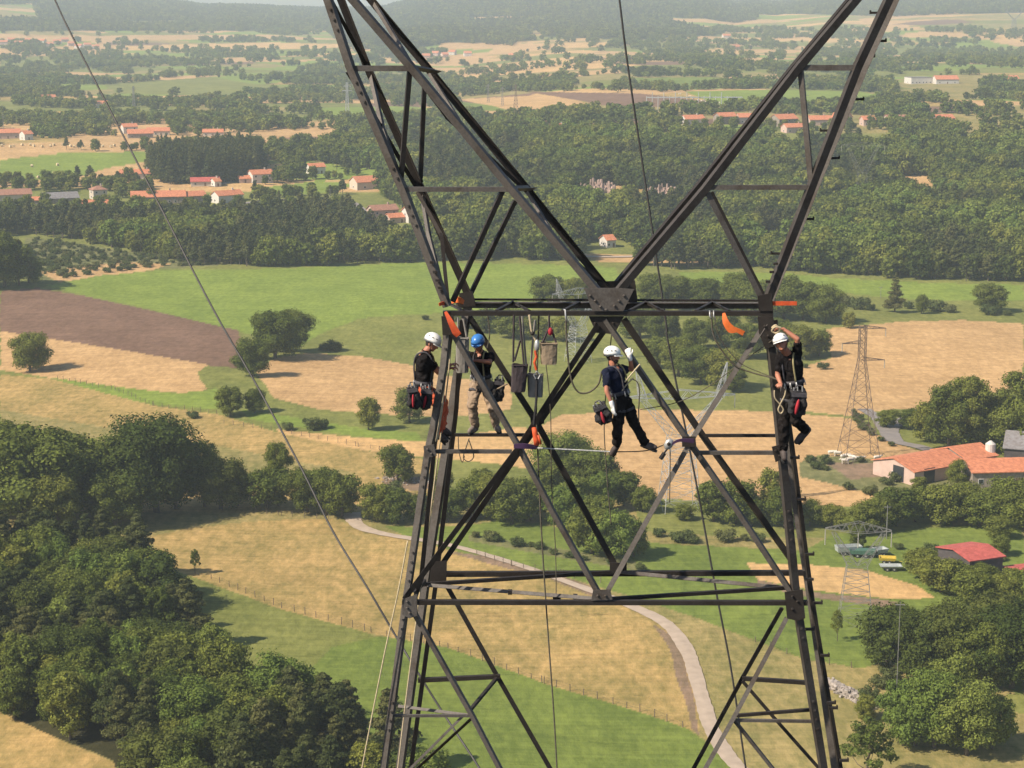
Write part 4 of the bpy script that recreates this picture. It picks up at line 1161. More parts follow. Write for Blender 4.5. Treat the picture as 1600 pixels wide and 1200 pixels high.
# ---------------------------------------------------------------- wires and ropes
M['wire'] = simple('dull_conductor', (.055, .050, .045), .6, var=.2)
M['ropeb'] = simple('beige_rope', (.50, .40, .25), .9, var=.2, scale=20)
M['roped'] = simple('dark_rope', (.10, .085, .06), .9, var=.25, scale=20)
M['ropew'] = simple('white_rope', (.45, .44, .42), .8, var=.25, scale=25)
def spline(pts, k=8):
    o = []
    for i in range(len(pts) - 1):
        p0 = pts[max(i - 1, 0)]; p1 = pts[i]; p2 = pts[i + 1]; p3 = pts[min(i + 2, len(pts) - 1)]
        for j in range(k):
            f = j / k
            o.append(.5 * (2 * p1 + (p2 - p0) * f + (2 * p0 - 5 * p1 + 4 * p2 - p3) * f * f + (3 * p1 - p0 - 3 * p2 + p3) * f ** 3))
    o.append(pts[-1]); return o
def line(name, nodes, rad, mat, label, cat, group=None, n=6, k=8, parent=None):
    pts = spline([P(*q) for q in nodes], k)
    mb = MB(); mb.tube(pts, rad, n)
    if parent is not None: return part(mb, name, M[mat], parent, True)
    o = mb.build(name, M[mat], smooth=True, origin=pts[0]); tag(o, label, cat, group); return o

line('power_cable', [(50, -80, 52), (85, -2, 51), (112, 55, 50), (190, 207, 48), (262, 345, 46), (300, 420, 45), (345, 505, 44), (400, 600, 43), (470, 730, 41.5), (520, 830, 40.5), (575, 920, 39.5), (619, 995, 39), (648, 1043, 38.5), (693, 1115, 38), (749, 1200, 37), (830, 1330, 36)],
     .024, 'wire', "long dark cable slanting across the left half from the top left corner", 'cable')
line('power_cable', [(960, -70, 37), (968, 0, 37), (982, 110, 37), (1015, 330, 37), (1040, 500, 37), (1045, 540, 37), (1085, 740, 37), (1120, 930, 37), (1143, 1050, 37), (1166, 1205, 37), (1190, 1350, 37)],
     .020, 'wire', "thin dark cable hanging down through the fork of the tower", 'cable')
line('rope', [(842, 490, 30.1), (840, 560, 30.1), (838, 640, 30.1), (846, 830, 30.1), (856, 985, 30.1), (865, 1110, 30.1), (871, 1215, 30.1)], .013, 'roped', "dark rope hanging from the pulley down to the bottom of the photo", 'rope')
line('rope', [(852, 560, 30.3), (860, 640, 30.3), (862, 760, 30.3), (868, 860, 30.3), (869, 935, 30.3)], .008, 'roped', "thin dark rope hanging beside the pulley rope down to the ring beam", 'rope')
line('rope', [(637, 845, 29.9), (622, 925, 29.9), (598, 1035, 29.9), (563, 1215, 29.9), (545, 1330, 29.9)], .012, 'ropeb', "pale beige rope hanging outside the tower's left leg", 'rope')
line('rope', [(706, 520, 30.4), (699, 600, 30.4), (680, 745, 30.4), (655, 935, 30.4), (636, 1080, 30.4), (620, 1215, 30.4), (610, 1300, 30.4)], .012, 'ropeb', "pale beige rope hanging inside the tower's left legs", 'rope')
line('rope', [(956, 518, 30.3), (948, 600, 30.3), (944, 665, 30.3), (948, 740, 30.3), (955, 820, 30.3)], .009, 'roped', "thin rope hanging behind the man in the navy shirt", 'rope')
line('rope', [(760, 480, 31), (765, 520, 31), (761, 545, 31)], .010, 'roped', "short dark rope hanging above the blue helmet", 'rope')
line('rope', [(884, 490, 29.95), (886, 540, 29.95), (892, 590, 29.95), (903, 612, 29.95), (920, 613, 29.95), (935, 600, 29.95), (940, 580, 29.93)], .015, 'roped', "drooping rope from the beam to the back of the navy shirted man", 'rope')
line('rope', [(1112, 488, 29.95), (1114, 520, 29.95), (1128, 548, 29.95), (1150, 572, 29.95), (1175, 582, 29.95), (1205, 590, 29.85), (1218, 594, 29.8)], .013, 'roped', "dark rope drooping from the beam to the right hand leg of the tower", 'rope')
line('rope', [(1116, 488, 29.95), (1120, 516, 29.95), (1134, 542, 29.95), (1158, 568, 29.95), (1188, 582, 29.95), (1210, 590, 29.85)], .007, 'roped', "thin rope drooping beside the dark one at the right of the beam", 'rope')
line('rope', [(1000, 640, 30.3), (1060, 628, 30.3), (1110, 602, 30.3), (1160, 565, 30.2), (1212, 528, 29.9)], .008, 'roped', "taut thin line running up to the helmeted man at the right leg", 'rope')
line('steel_rope', [(840, 700, 29.95), (900, 703, 29.95), (958, 706, 29.95)], .012, 'ropew', "white twisted rope stretched level from the orange hoist", 'rope')
line('steel_rope', [(958, 706, 29.95), (1010, 704, 29.95), (1042, 693, 29.95)], .010, 'roped', "thin steel rope under the navy shirted man's feet running to the puller", 'rope')
line('rope', [(733, 685, 30.9), (728, 700, 30.9), (724, 715, 30.9), (732, 721, 30.9), (740, 714, 30.9), (737, 700, 30.9), (732, 686, 30.9)], .009, 'roped', "small loop of rope hanging under the narrow strut at the left", 'rope')
line('rope', [(716, 682, 30.9), (717, 705, 30.9), (722, 722, 30.9), (726, 712, 30.9)], .008, 'roped', "loose rope end hanging beside the small rope loop", 'rope')
line('rope', [(702, 520, 30.15), (700, 560, 30.1), (694, 600, 30.12), (690, 640, 30.1), (682, 690, 30.1)], .020, 'ropeb', "thick bundle of beige rope tied along the tower's left leg", 'rope')
line('rope', [(1047, 700, 29.9), (1047, 740, 29.9), (1046, 785, 29.9)], .008, 'roped', "thin chain with a hook hanging below the rope puller", 'chain')
# gear between the ropes
M['orange'] = simple('orange_webbing', (.60, .085, .02), .7, var=.2, scale=10)
M['orangel'] = simple('bright_orange_webbing', (.72, .15, .025), .7, var=.15, scale=10)
M['purple'] = simple('purple_webbing', (.040, .014, .05), .8, var=.2)
M['blackcloth'] = simple('black_cloth', (.022, .020, .021), .9, var=.3, scale=9, bump=.3)
M['redcloth'] = simple('red_cloth', (.35, .02, .03), .8, var=.2)

def ribbon(nodes, widths, dirv, th=.012):
    """webbing strap: flat band with thickness along a path"""
    pts = [P(*q) for q in nodes]; pts = spline(pts, 5); W = np.interp(np.linspace(0, len(widths) - 1, len(pts)), range(len(widths)), widths)
    mb = MB(); vs = []; dirv = Vector(dirv).normalized()
    for i, p in enumerate(pts):
        a = (pts[min(i + 1, len(pts) - 1)] - pts[max(i - 1, 0)]).normalized()
        s = (dirv - a * dirv.dot(a)).normalized() * W[i] / 2; nn = a.cross(s).normalized() * th / 2
        vs += [p - s - nn, p + s - nn, p + s + nn, p - s + nn]
    fs = []
    for i in range(len(pts) - 1):
        for k in range(4):
            fs.append((i * 4 + k, i * 4 + (k + 1) % 4, i * 4 + 4 + (k + 1) % 4, i * 4 + 4 + k))
    fs += [(0, 3, 2, 1), tuple(len(vs) - 4 + k for k in range(4))]
    mb.add(vs, fs); return mb
def gear(name, mb, mat, label, cat, group=None):
    o = mb.build(name, M[mat], origin=mb.v[0]); tag(o, label, cat, group); return o
gear('webbing_sling', ribbon([(696, 487, 29.9), (704, 503, 29.85), (712, 518, 29.85), (717, 524, 29.86)], [.04, .09, .12, .10], (1, 0, 0)), 'orange', "orange sling wrapped down over the tower's left corner", 'sling')
gear('webbing_sling', ribbon([(686, 476, 29.9), (692, 474, 29.95), (697, 474, 30.1)], [.05, .06, .05], (0, 0, 1)), 'orange', "small orange sling end poking out left of the tower's corner", 'sling')
gear('webbing_sling', ribbon([(708, 471, 30.9), (715, 468, 30.8), (722, 472, 30.9)], [.07, .09, .07], (0, 0, 1), .07), 'orangel', "orange sling knotted on top of the left end of the beam", 'sling')
gear('webbing_sling', ribbon([(1131, 489, 29.9), (1134, 503, 29.86), (1142, 514, 29.85), (1152, 516, 29.85), (1162, 521, 29.86)], [.04, .10, .13, .07, .08], (.6, 0, 1)), 'orangel', "bright orange sling dangling loose under the right part of the beam", 'sling')
gear('webbing_sling', ribbon([(1206, 474, 30), (1225, 474, 30), (1245, 474, 30)], [.07, .065, .06], (0, 0, 1), .02), 'orange', "straight red orange band sticking out right of the beam's end", 'sling')
gear('round_sling', ribbon([(803, 697, 29.82), (820, 697, 29.8), (838, 699, 29.84)], [.06, .08, .06], (0, 0, 1), .05), 'purple', "purple round sling wrapped on the left crossing braces", 'sling')
gear('round_sling', ribbon([(1050, 694, 29.84), (1062, 688, 29.82), (1084, 689, 29.82)], [.03, .04, .07], (0, 0, 1), .04), 'purple', "dark purple sling around the right crossing of the braces", 'sling')
h = empty('chain_hoist', P(838, 670, 29.85)); tag(h, "orange hoist hanging at the left crossing of the braces", 'hoist')
mb = MB(); mb.tube([P(834, 668, 29.84), P(836, 676, 29.84), P(839, 686, 29.84), P(838, 696, 29.84)], [.035, .045, .060, .04], 9); mb.tube([P(841, 680, 29.8), P(845, 694, 29.8)], .02, 6); part(mb, 'housing', M['orange'], h, True)
mb = MB(); mb.tube([P(834, 664, 29.84), P(836, 645, 29.84), P(838, 625, 29.86), P(839, 592, 29.88)], .02, 6); part(mb, 'suspension_strap', M['blackcloth'], h)
mb = MB(); mb.tube([P(837, 592, 29.86), P(834, 586, 29.86), P(839, 580, 29.86), P(844, 586, 29.86), P(841, 592, 29.86)], .012, 6); part(mb, 'shackle', M['zinc'], h)
mb = MB(); mb.tube([P(838, 578, 29.86), P(835, 566, 29.86), P(838, 558, 29.86), P(836, 548, 29.87)], .022, 6); part(mb, 'webbing', M['orange'], h)
h = empty('pulley', P(838, 540, 29.88)); tag(h, "steel pulley block hanging above the orange webbing", 'pulley')
mb = MB(); mb.ell(P(839, 540, 29.88), (.045, .05, .10), 10, 7); part(mb, 'sheave_housing', M['zinc'], h, True)
mb = MB(); mb.tube([P(827, 492, 29.9), P(830, 515, 29.9), P(832, 522, 29.9), P(837, 532, 29.9)], .018, 6); part(mb, 'hanging_strap', M['ropeb'], h)
mb = MB(); mb.ell(P(832, 521, 29.88), (.035, .03, .035), 8, 6); part(mb, 'eye_bolt', M['steeld'], h, True)
h = empty('rope_puller', P(1045, 697, 29.85)); tag(h, "grey hand lever rope puller with dark handle at the right crossing", 'rope puller')
mb = MB(); mb.ell(P(1045, 694, 29.85), (.07, .04, .095), 12, 8, Matrix.Rotation(.5, 3, 'Y')); part(mb, 'housing', M['zinc'], h, True)
mb = MB(); mb.tube([P(1044, 700, 29.85), P(1036, 710, 29.85)], .014, 6); mb.tube([P(1038, 708, 29.85), P(1032, 717, 29.85)], .035, 8); part(mb, 'handle', M['blackcloth'], h)
mb = MB(); mb.ell(P(1045, 694, 29.80), (.03, .012, .03), 10, 6); part(mb, 'hub', M['steeld'], h, True)
h = empty('carabiner', P(1142, 487, 29.85)); h2 = h
mb = MB(); mb.tube([P(1109, 485, 29.88), P(1109, 494, 29.85), P(1112, 498, 29.85)], .010, 6); mb.tube([P(1115, 485, 29.88), P(1115, 494, 29.85), P(1118, 498, 29.85)], .010, 6)
bpy.data.objects.remove(h); o = mb.build('carabiner', M['zinc'], smooth=True, origin=P(1112, 490, 29.85)); tag(o, "pair of steel hooks over the right part of the beam", 'hook')
mb = MB(); mb.tube([P(881, 484, 29.88), P(883, 484, 29.85), P(884, 497, 29.85), P(886, 503, 29.85)], .013, 6); o = mb.build('carabiner', M['zinc'], smooth=True, origin=P(882, 490, 29.85)); tag(o, "steel hook over the beam left of the central plate", 'hook')

# hanging canvas bags
M['cantan'] = simple('tan_canvas', (.27, .20, .13), .9, var=.15, scale=14, bump=.3)
M['cangrey'] = simple('grey_canvas', (.22, .20, .175), .9, var=.15, scale=14, bump=.3)
M['candark'] = simple('dark_canvas', (.045, .033, .035), .9, var=.2, scale=14, bump=.3)
def bucket(u0, u1, v0, v1, Y, mat, label, strap_mat, tops, skew=0.0):
    b = empty('canvas_bag', P((u0 + u1) / 2, v1, Y)); tag(b, label, 'bag')
    mb = MB(); n = 16; rings = 6
    vs = []
    for i in range(rings + 1):
        t = i / rings; v = v1 + (v0 - v1) * t; c = P((u0 + u1) / 2 + skew * t, v, Y); rx = (u1 - u0) / 2 / 98. * (.90 + .10 * t); ry = .11
        for k in range(n):
            a = 2 * math.pi * k / n; ca, sa = math.cos(a), math.sin(a)
            sq = (abs(ca) ** 4 + abs(sa) ** 4) ** -.25
            wv = 1 + .035 * math.sin(5 * a + i * 1.3)
            vs.append(c + Vector((rx * ca * sq * wv, ry * sa * sq * wv, .012 * math.sin(3 * a + 1) * t)))
    fs = [tuple(range(n - 1, -1, -1))]
    for i in range(rings):
        for k in range(n): fs.append((i * n + k, i * n + (k + 1) % n, (i + 1) * n + (k + 1) % n, (i + 1) * n + k))
    o = len(vs)
    for k in range(n): vs.append(Vector(vs[rings * n + k]).lerp(P((u0 + u1) / 2 + skew, v0, Y), .12))
    for k in range(n): vs.append(Vector(vs[o + k]) - Vector((0, 0, .2)))
    for k in range(n):
        fs.append((rings * n + k, rings * n + (k + 1) % n, o + (k + 1) % n, o + k)); fs.append((o + k, o + (k + 1) % n, o + n + (k + 1) % n, o + n + k))
    fs.append(tuple(o + n + k for k in range(n)))
    mb.add(vs, fs); part(mb, 'bag_body', M[mat], b)
    mb = MB(); mb.tube([P(u0 + 1 + skew, v0 + 1, Y - .11), P(u1 - 1 + skew, v0 + 1, Y - .11)], .012, 5); part(mb, 'rim', M[mat], b)
    for (ua, va), (ub, vb) in tops:
        mb = MB(); mb.tube([P(ua, va, Y - .08), P(ub, vb, Y - .02)], .017, 5); part(mb, 'strap', M[strap_mat], b)
    return b
bucket(844, 871, 536, 568, 29.95, 'cantan', "tan canvas bucket bag hanging highest under the beam", 'candark', [((848, 535), (857, 514)), ((869, 535), (861, 514)), ((858, 520), (858, 492))])
bucket(797, 822, 570, 611, 29.9, 'candark', "dark purple brown canvas bag hanging lowest left under the beam", 'candark', [((802, 566), (803, 492)), ((819, 574), (812, 494)), ((804, 564), (813, 532))], skew=3)
bucket(824, 849, 585, 619, 30.0, 'cangrey', "pale grey canvas bag hanging to the right of the dark one", 'cangrey', [((823, 580), (816, 494)), ((828, 582), (836, 500))])
bucket(712, 733, 528, 581, 30.9, 'cangrey', "large grey canvas bag hanging between the tower's left legs", 'cangrey', [((716, 526), (716, 496)), ((729, 526), (724, 498))])
h = empty('small_pulley', P(861, 520, 29.9)); tag(h, "small red pulley hanging above the tan bucket bag", 'pulley')
mb = MB(); mb.ell(P(860, 518, 29.88), (.04, .04, .065), 10, 7); part(mb, 'housing', M['redcloth'], h, True)
mb = MB(); mb.tube([P(859, 513, 29.9), P(858, 492, 29.93)], .013, 5); part(mb, 'strap', M['candark'], h)
# ---------------------------------------------------------------- the four linemen
M['skin'] = simple('sunburnt_skin', (.42, .17, .10), .55, var=.12, scale=12)
M['blackshirt'] = simple('black_cotton', (.012, .010, .010), .95, spec=.15, var=.3, scale=8, bump=.5)
M['navyshirt'] = simple('navy_cotton', (.014, .017, .034), .95, spec=.15, var=.3, scale=8, bump=.5)
M['khaki'] = simple('khaki_cotton', (.30, .215, .145), .9, var=.22, scale=9, bump=.6)
M['orangetr'] = simple('red_orange_cotton', (.62, .12, .05), .9, var=.2, scale=9, bump=.5)
M['blacktr'] = simple('black_work_trousers', (.016, .013, .012), .95, spec=.15, var=.35, scale=8, bump=.6)
M['helwhite'] = simple('white_helmet_plastic', (.80, .78, .74), .3, var=.04, scale=5)
M['helblue'] = simple('blue_helmet_plastic', (.05, .19, .50), .3, var=.08, scale=5)
M['vent'] = simple('helmet_vent', (.02, .02, .02), .8)
M['boot'] = simple('worn_leather', (.065, .048, .042), .7, var=.3, scale=14)
M['bootpale'] = simple('dusty_leather', (.20, .16, .13), .8, var=.3, scale=14)
M['hair'] = simple('dark_hair', (.03, .02, .015), .8, var=.3, scale=40)
M['glove'] = simple('white_glove', (.75, .73, .70), .8, var=.1, scale=14)
M['harn'] = simple('harness_webbing', (.06, .055, .06), .8, var=.5, scale=16)
M['harny'] = simple('olive_webbing', (.30, .25, .12), .8, var=.3, scale=16)

def cap(mb, a, b, ra, rb, n=12):
    a = Vector(a); b = Vector(b); L = (b - a).length
    if L < 1e-5: mb.ell(a, (ra, ra, ra), n, 8); return
    mb.tube([a, a.lerp(b, .25), a.lerp(b, .5), a.lerp(b, .75), b], [ra, ra * .78 + rb * .22 + .02 * ra, ra * .5 + rb * .5 + .05 * ra, ra * .22 + rb * .78 + .03 * ra, rb], n)
    mb.ell(a, (ra, ra, ra), n, 8); mb.ell(b, (rb, rb, rb), n, 8)

def remeshed(ob, vox, smooth_it=3):
    m = ob.modifiers.new('remesh', 'REMESH'); m.mode = 'VOXEL'; m.voxel_size = vox; m.use_smooth_shade = True
    if smooth_it:
        s = ob.modifiers.new('smooth', 'SMOOTH'); s.factor = .5; s.iterations = smooth_it
    return ob

FOLD = bpy.data.textures.new('cloth_folds', 'CLOUDS'); FOLD.noise_scale = .085; FOLD.noise_depth = 2
def folds(ob, k):
    m = ob.modifiers.new('folds', 'DISPLACE'); m.texture = FOLD; m.strength = k; m.mid_level = .5; m.texture_coords = 'GLOBAL'
    return ob

def frame(fwd, up):
    up = up.normalized(); f = (fwd - up * fwd.dot(up)).normalized(); r = f.cross(up)
    return Matrix((r, f, up)).transposed()          # columns: right, forward, up

def fingers(mb, wrist, palm_end, palm_n, curl, s, r=.0088):
    """palm with five fingers that bend towards palm_n"""
    a = (palm_end - wrist); L = a.length; a.normalize(); side = a.cross(palm_n).normalized(); pn = side.cross(a).normalized()
    for k in range(4):
        o = (k - 1.5) * .021 * s
        cap(mb, wrist + side * o * .6 + a * .01, palm_end + side * o, .015 * s, .013 * s, 8)
    lens = [.062, .075, .071, .055]
    for k in range(4):
        base = palm_end + side * (k - 1.5) * .022 * s
        d = (a * math.cos(curl * .5) + pn * math.sin(curl * .5) + side * (k - 1.5) * .07).normalized(); p = base
        for seg, (fl, ang) in enumerate(((.45, .5), (.32, 1.1), (.23, 1.6))):
            d = (a * math.cos(curl * ang) + pn * math.sin(curl * ang) + side * (k - 1.5) * .07).normalized()
            q = p + d * lens[k] * fl * s * 1.15
            cap(mb, p, q, r * s * (1 - .1 * seg), r * s * (.92 - .1 * seg), 8); p = q
    # thumb from the side of the palm
    t0 = wrist + a * L * .35 + side * -.030 * s; t1 = t0 + (a * .6 - side * .7 + pn * .4).normalized() * .038 * s; t2 = t1 + (a * .85 - side * .1 + pn * .5).normalized() * .032 * s
    cap(mb, t0, t1, .013 * s, .011 * s, 8); cap(mb, t1, t2, .011 * s, .009 * s, 8)

def person(J, Y, s, face, look, label, shirt, trousers, helmet, boots, gloves=(), torso_w=1.0, hands=None, thighs=('L', 'R')):
    """J: joints (u, v, dY); face: torso heading; look: head heading (world vectors)"""
    j = {k: P(u, v, Y + d) for k, (u, v, d) in J.items()}
    org = j['pelvis'].copy()
    face = Vector(face).normalized(); look = Vector(look).normalized()
    up = (j['neck'] - j['pelvis']).normalized()
    T = frame(face, up)
    def new(name, mb, mat, parent=None, vox=None, sm=3):
        q = MB(); q.f = mb.f; q.v = [(a[0] - org.x, a[1] - org.y, a[2] - org.z) for a in mb.v]
        o = q.build(name, M[mat], parent, True)
        if parent is None: o.location = org
        if vox: remeshed(o, vox, sm)
        return o
    hands = hands or {}
    # --- body: one continuous skin
    mb = MB()
    hd = j['head']; hup = (hd - j['neck']).normalized(); H = frame(look, (hup + Vector((0, 0, .6))).normalized())
    if 'headup' in J: H = frame(look, (j['headup'] - hd).normalized())
    R_, F_, U_ = H.col[0], H.col[1], H.col[2]
    mb.ell(hd, (.074 * s, .094 * s, .108 * s), 18, 12, H)
    mb.ell(hd + F_ * .035 * s - U_ * .060 * s, (.052 * s, .052 * s, .055 * s), 14, 10, H)             # jaw
    mb.ell(hd + F_ * .070 * s - U_ * .092 * s, (.022 * s, .018 * s, .018 * s), 10, 8, H)              # chin
    cap(mb, hd + F_ * .090 * s + U_ * .004 * s, hd + F_ * .112 * s - U_ * .034 * s, .011 * s, .016 * s, 8)  # nose
    mb.ell(hd + F_ * .082 * s + U_ * .022 * s, (.055 * s, .018 * s, .012 * s), 12, 8, H)              # brow
    mb.ell(hd + F_ * .088 * s - U_ * .060 * s, (.026 * s, .012 * s, .011 * s), 10, 8, H)              # lips
    for sd in (-1, 1): mb.ell(hd + R_ * sd * .076 * s - F_ * .005 * s - U_ * .012 * s, (.012 * s, .022 * s, .032 * s), 10, 8, H)  # ears
    cap(mb, j['neck'] - up * .03 * s, hd - U_ * .06 * s, .062 * s, .058 * s)
    cap(mb, j['pelvis'], j['neck'] - up * .12 * s, .10 * s, .11 * s)
    for sd in ('L', 'R'):
        cap(mb, j['neck'] - up * .10 * s, j['sh' + sd], .07 * s, .055 * s)
        cap(mb, j['sh' + sd], j['el' + sd], .052 * s, .040 * s); cap(mb, j['el' + sd], j['wr' + sd], .041 * s, .027 * s)
        cap(mb, j['pelvis'], j['hip' + sd], .10 * s, .085 * s); cap(mb, j['hip' + sd], j['kn' + sd], .080 * s, .055 * s)
        cap(mb, j['kn' + sd], j['an' + sd], .052 * s, .036 * s); cap(mb, j['an' + sd], j['toe' + sd], .034 * s, .026 * s)
        a = (j['wr' + sd] - j['el' + sd]).normalized()
        hdir, pn, curl = hands.get(sd, (a, face, .9))
        hdir = Vector(hdir).normalized()
        if sd not in gloves: fingers(mb, j['wr' + sd], j['wr' + sd] + hdir * .085 * s, Vector(pn), curl, s)
    body = new('person', mb, 'skin', None, .0085 * s, 3)
    tag(body, label, 'person')
    for sd in gloves:
        a = (j['wr' + sd] - j['el' + sd]).normalized(); hdir, pn, curl = hands.get(sd, (a, face, .9)); hdir = Vector(hdir).normalized()
        mb = MB(); cap(mb, j['wr' + sd] - a * .05 * s, j['wr' + sd] + hdir * .02, .040 * s, .036 * s)
        fingers(mb, j['wr' + sd], j['wr' + sd] + hdir * .088 * s, Vector(pn), curl, s * 1.18, .0105)
        new('glove', mb, 'glove', body, .008, 2)
    for sd in (-1, 1):
        mb = MB(); mb.ell(hd + R_ * sd * .031 * s + F_ * .084 * s + U_ * .004 * s, (.014 * s, .010 * s, .008 * s), 8, 6, H); new('eye', mb, 'vent', body)
    mb = MB(); mb.ell(hd - F_ * .022 * s + U_ * .004 * s, (.080 * s, .082 * s, .098 * s), 14, 10, H); new('hair', mb, 'hair', body)
    if helmet[1]:
        mb = MB(); mb.ell(hd + F_ * .052 * s - U_ * .080 * s, (.054 * s, .048 * s, .042 * s), 14, 10, H); new('beard', mb, 'hair', body)
    # --- shirt
    mb = MB()
    ch = j['neck'] - up * .20 * s; wa = j['pelvis'].lerp(j['neck'], .30)
    mb.ell(ch, (.200 * s * torso_w, .140 * s, .19 * s), 18, 12, T)
    mb.ell(wa, (.178 * s * torso_w, .135 * s, .20 * s), 18, 12, T)
    mb.ell(j['pelvis'] + up * .05 * s, (.160 * s * torso_w, .118 * s, .12 * s), 18, 12, T)
    cap(mb, j['neck'] - up * .10 * s, j['neck'] - up * .02 * s, .085 * s, .070 * s)
    for sd in ('L', 'R'):
        cap(mb, ch.lerp(j['neck'], .35), j['sh' + sd], .095 * s, .075 * s)
        cap(mb, j['sh' + sd], j['sh' + sd].lerp(j['el' + sd], .62), .074 * s, .064 * s)
    sh = new('shirt', mb, shirt, body, .012 * s, 3); folds(sh, .055)
    # --- trousers
    mb = MB()
    mb.ell(j['pelvis'] - up * .02 * s, (.168 * s, .130 * s, .125 * s), 18, 12, T)
    for sd in ('L', 'R'):
        cap(mb, j['hip' + sd], j['kn' + sd], .112 * s, .084 * s); cap(mb, j['kn' + sd], j['an' + sd].lerp(j['kn' + sd], .08), .085 * s, .074 * s)
        m_ = j['kn' + sd].lerp(j['an' + sd], .62); mb.ell(m_, (.082 * s, .085 * s, .05 * s), 10, 7); m_ = j['kn' + sd].lerp(j['an' + sd], .85); mb.ell(m_, (.085 * s, .088 * s, .03 * s), 10, 7)
        m_ = j['hip' + sd].lerp(j['kn' + sd], .55); mb.box(m_ + T.col[0] * (.07 * s if sd == 'R' else -.07 * s), (.07 * s, .11 * s, .13 * s))
    folds(new('trousers', mb, trousers, body, .012 * s, 2), .060)
    # --- boots
    for sd in ('L', 'R'):
        an = j['an' + sd]; toe = j['toe' + sd]; kn = j['kn' + sd]
        mb = MB(); cap(mb, an.lerp(kn, .22), an, .062 * s, .056 * s)
        d = (toe - an).normalized(); heel = an + (an - kn).normalized() * .045 * s - d * .03 * s
        cap(mb, heel, an.lerp(toe, .55) + (an - kn).normalized() * .03 * s, .052 * s, .052 * s); cap(mb, an.lerp(toe, .5), toe, .052 * s, .044 * s)
        bt = new('boot', mb, boots, body, .010 * s, 2)
        nrm = (an - kn).normalized(); nrm = (nrm - d * nrm.dot(d)).normalized(); sidev = d.cross(nrm).normalized()
        mb = MB(); c = heel.lerp(toe, .5) + nrm * .040 * s
        mb.prism([c + d * x * s + sidev * y * s for x, y in ((-.15, -.034), (-.15, .034), (-.02, .032), (.08, .046), (.14, .030), (.14, -.030), (.08, -.046), (-.02, -.032))], nrm * .018 * s)
        q = new('sole', mb, 'vent', bt)
    # --- helmet: shell, peak, vents, straps
    hc = hd + U_ * .045 * s - F_ * .006 * s
    mb = MB(); n = 22; rings = 9; vs = []
    for i in range(rings + 1):
        t = (math.pi / 2) * i / rings
        for k in range(n):
            a = 2 * math.pi * k / n
            fx = .118 * math.sin(t) * math.cos(a); fy = .142 * math.sin(t) * math.sin(a); fz = .122 * math.cos(t)
            rdg = 1 + .035 * (abs(math.cos(a)) < .25) * math.sin(2 * t)
            if i == rings: fz -= .022 + .02 * (math.sin(a) < -.2)
            vs.append(hc + H @ Vector((fx * s * rdg, fy * s * rdg, fz * s)))
    fs = [(i * n + k, (i + 1) * n + k, (i + 1) * n + (k + 1) % n, i * n + (k + 1) % n) for i in range(rings) for k in range(n)]
    o = len(vs)
    for k in range(n):   # rolled rim
        a = 2 * math.pi * k / n; vs.append(hc + H @ Vector((.108 * math.cos(a) * s, .130 * math.sin(a) * s, -.014 * s)))
    fs += [(rings * n + k, o + k, o + (k + 1) % n, rings * n + (k + 1) % n) for k in range(n)] + [tuple(o + k for k in range(n))]
    mb.add(vs, fs)
    hel = new('helmet', mb, helmet[0], body)
    mb = MB(); pk = []
    for k in range(9):
        a = R(28 + 124 * k / 8); pk.append(hc + H @ Vector((.120 * math.cos(a) * s, .140 * math.sin(a) * s, -.018 * s)))
    for k in range(8, -1, -1):
        a = R(28 + 124 * k / 8); e_ = .042 * math.sin(a) ** 3; pk.append(hc + H @ Vector((.122 * math.cos(a) * s, (.142 + e_) * math.sin(a) * s, (-.030 - e_ * .25) * s)))
    mb.prism(pk, U_ * .007 * s); new('peak', mb, helmet[0], hel)
    for sd in (-1, 1):
        for q in range(3):
            a = R(90 + sd * (52 + q * 30)); t = R(62)
            c = hc + H @ Vector((.119 * math.sin(t) * math.cos(a) * s, .143 * math.sin(t) * math.sin(a) * s, .123 * math.cos(t) * s))
            mb = MB(); mb.ell(c, (.012 * s, .020 * s, .007 * s), 8, 6, H); new('vent', mb, 'vent', hel)
        mb = MB(); mb.tube([hc + R_ * sd * .105 * s - U_ * .02 * s, hd + R_ * sd * .080 * s - U_ * .05 * s + F_ * .02 * s, hd + R_ * sd * .035 * s - U_ * .125 * s + F_ * .06 * s], .006 * s, 5); new('chin_strap', mb, 'harn', hel)
    # --- harness: belt, leg loops, shoulder straps, buckles
    mb = MB()
    def loop(c, ax, rx, ry, w):
        ax = ax.normalized(); A = frame(face if abs(face.dot(ax)) < .9 else Vector((1, 0, 0)), ax); n = 20; vs = []
        for k in range(n):
            a = 2 * math.pi * k / n
            for dz, rr in ((-w, 1.0), (w, 1.0), (w, 1.07), (-w, 1.07)): vs.append(c + A @ Vector((rx * rr * math.cos(a), ry * rr * math.sin(a), dz)))
        mb.add(vs, [(k * 4 + q, k * 4 + (q + 1) % 4, ((k + 1) % n) * 4 + (q + 1) % 4, ((k + 1) % n) * 4 + q) for k in range(n) for q in range(4)])
    loop(j['pelvis'] + up * .075 * s, up, .172 * s * torso_w, .136 * s, .032 * s)
    for sd in ('L', 'R'): ax = j['kn' + sd] - j['hip' + sd]; loop(j['hip' + sd] + ax * .30, ax, .103 * s, .103 * s, .022 * s)
    new('harness_belt', mb, 'harn', body)
    for sd in (-1, 1):
        mb = MB(); pts = []
        for f_, z in ((-.118, .12), (-.142, .28), (-.135, .42), (-.08, .50), (.03, .515), (.115, .44), (.142, .32), (.132, .20), (.125, .10)):
            pts.append(j['pelvis'] + up * z * s * ((j['neck'] - j['pelvis']).length / (.52 * s)) + T.col[1] * f_ * s * 1.02 + T.col[0] * sd * .085 * s)
        mb.tube(spline(pts, 3), .014 * s, 6); new('shoulder_strap', mb, 'harny' if sd < 0 else 'harn', body)
    mb = MB()
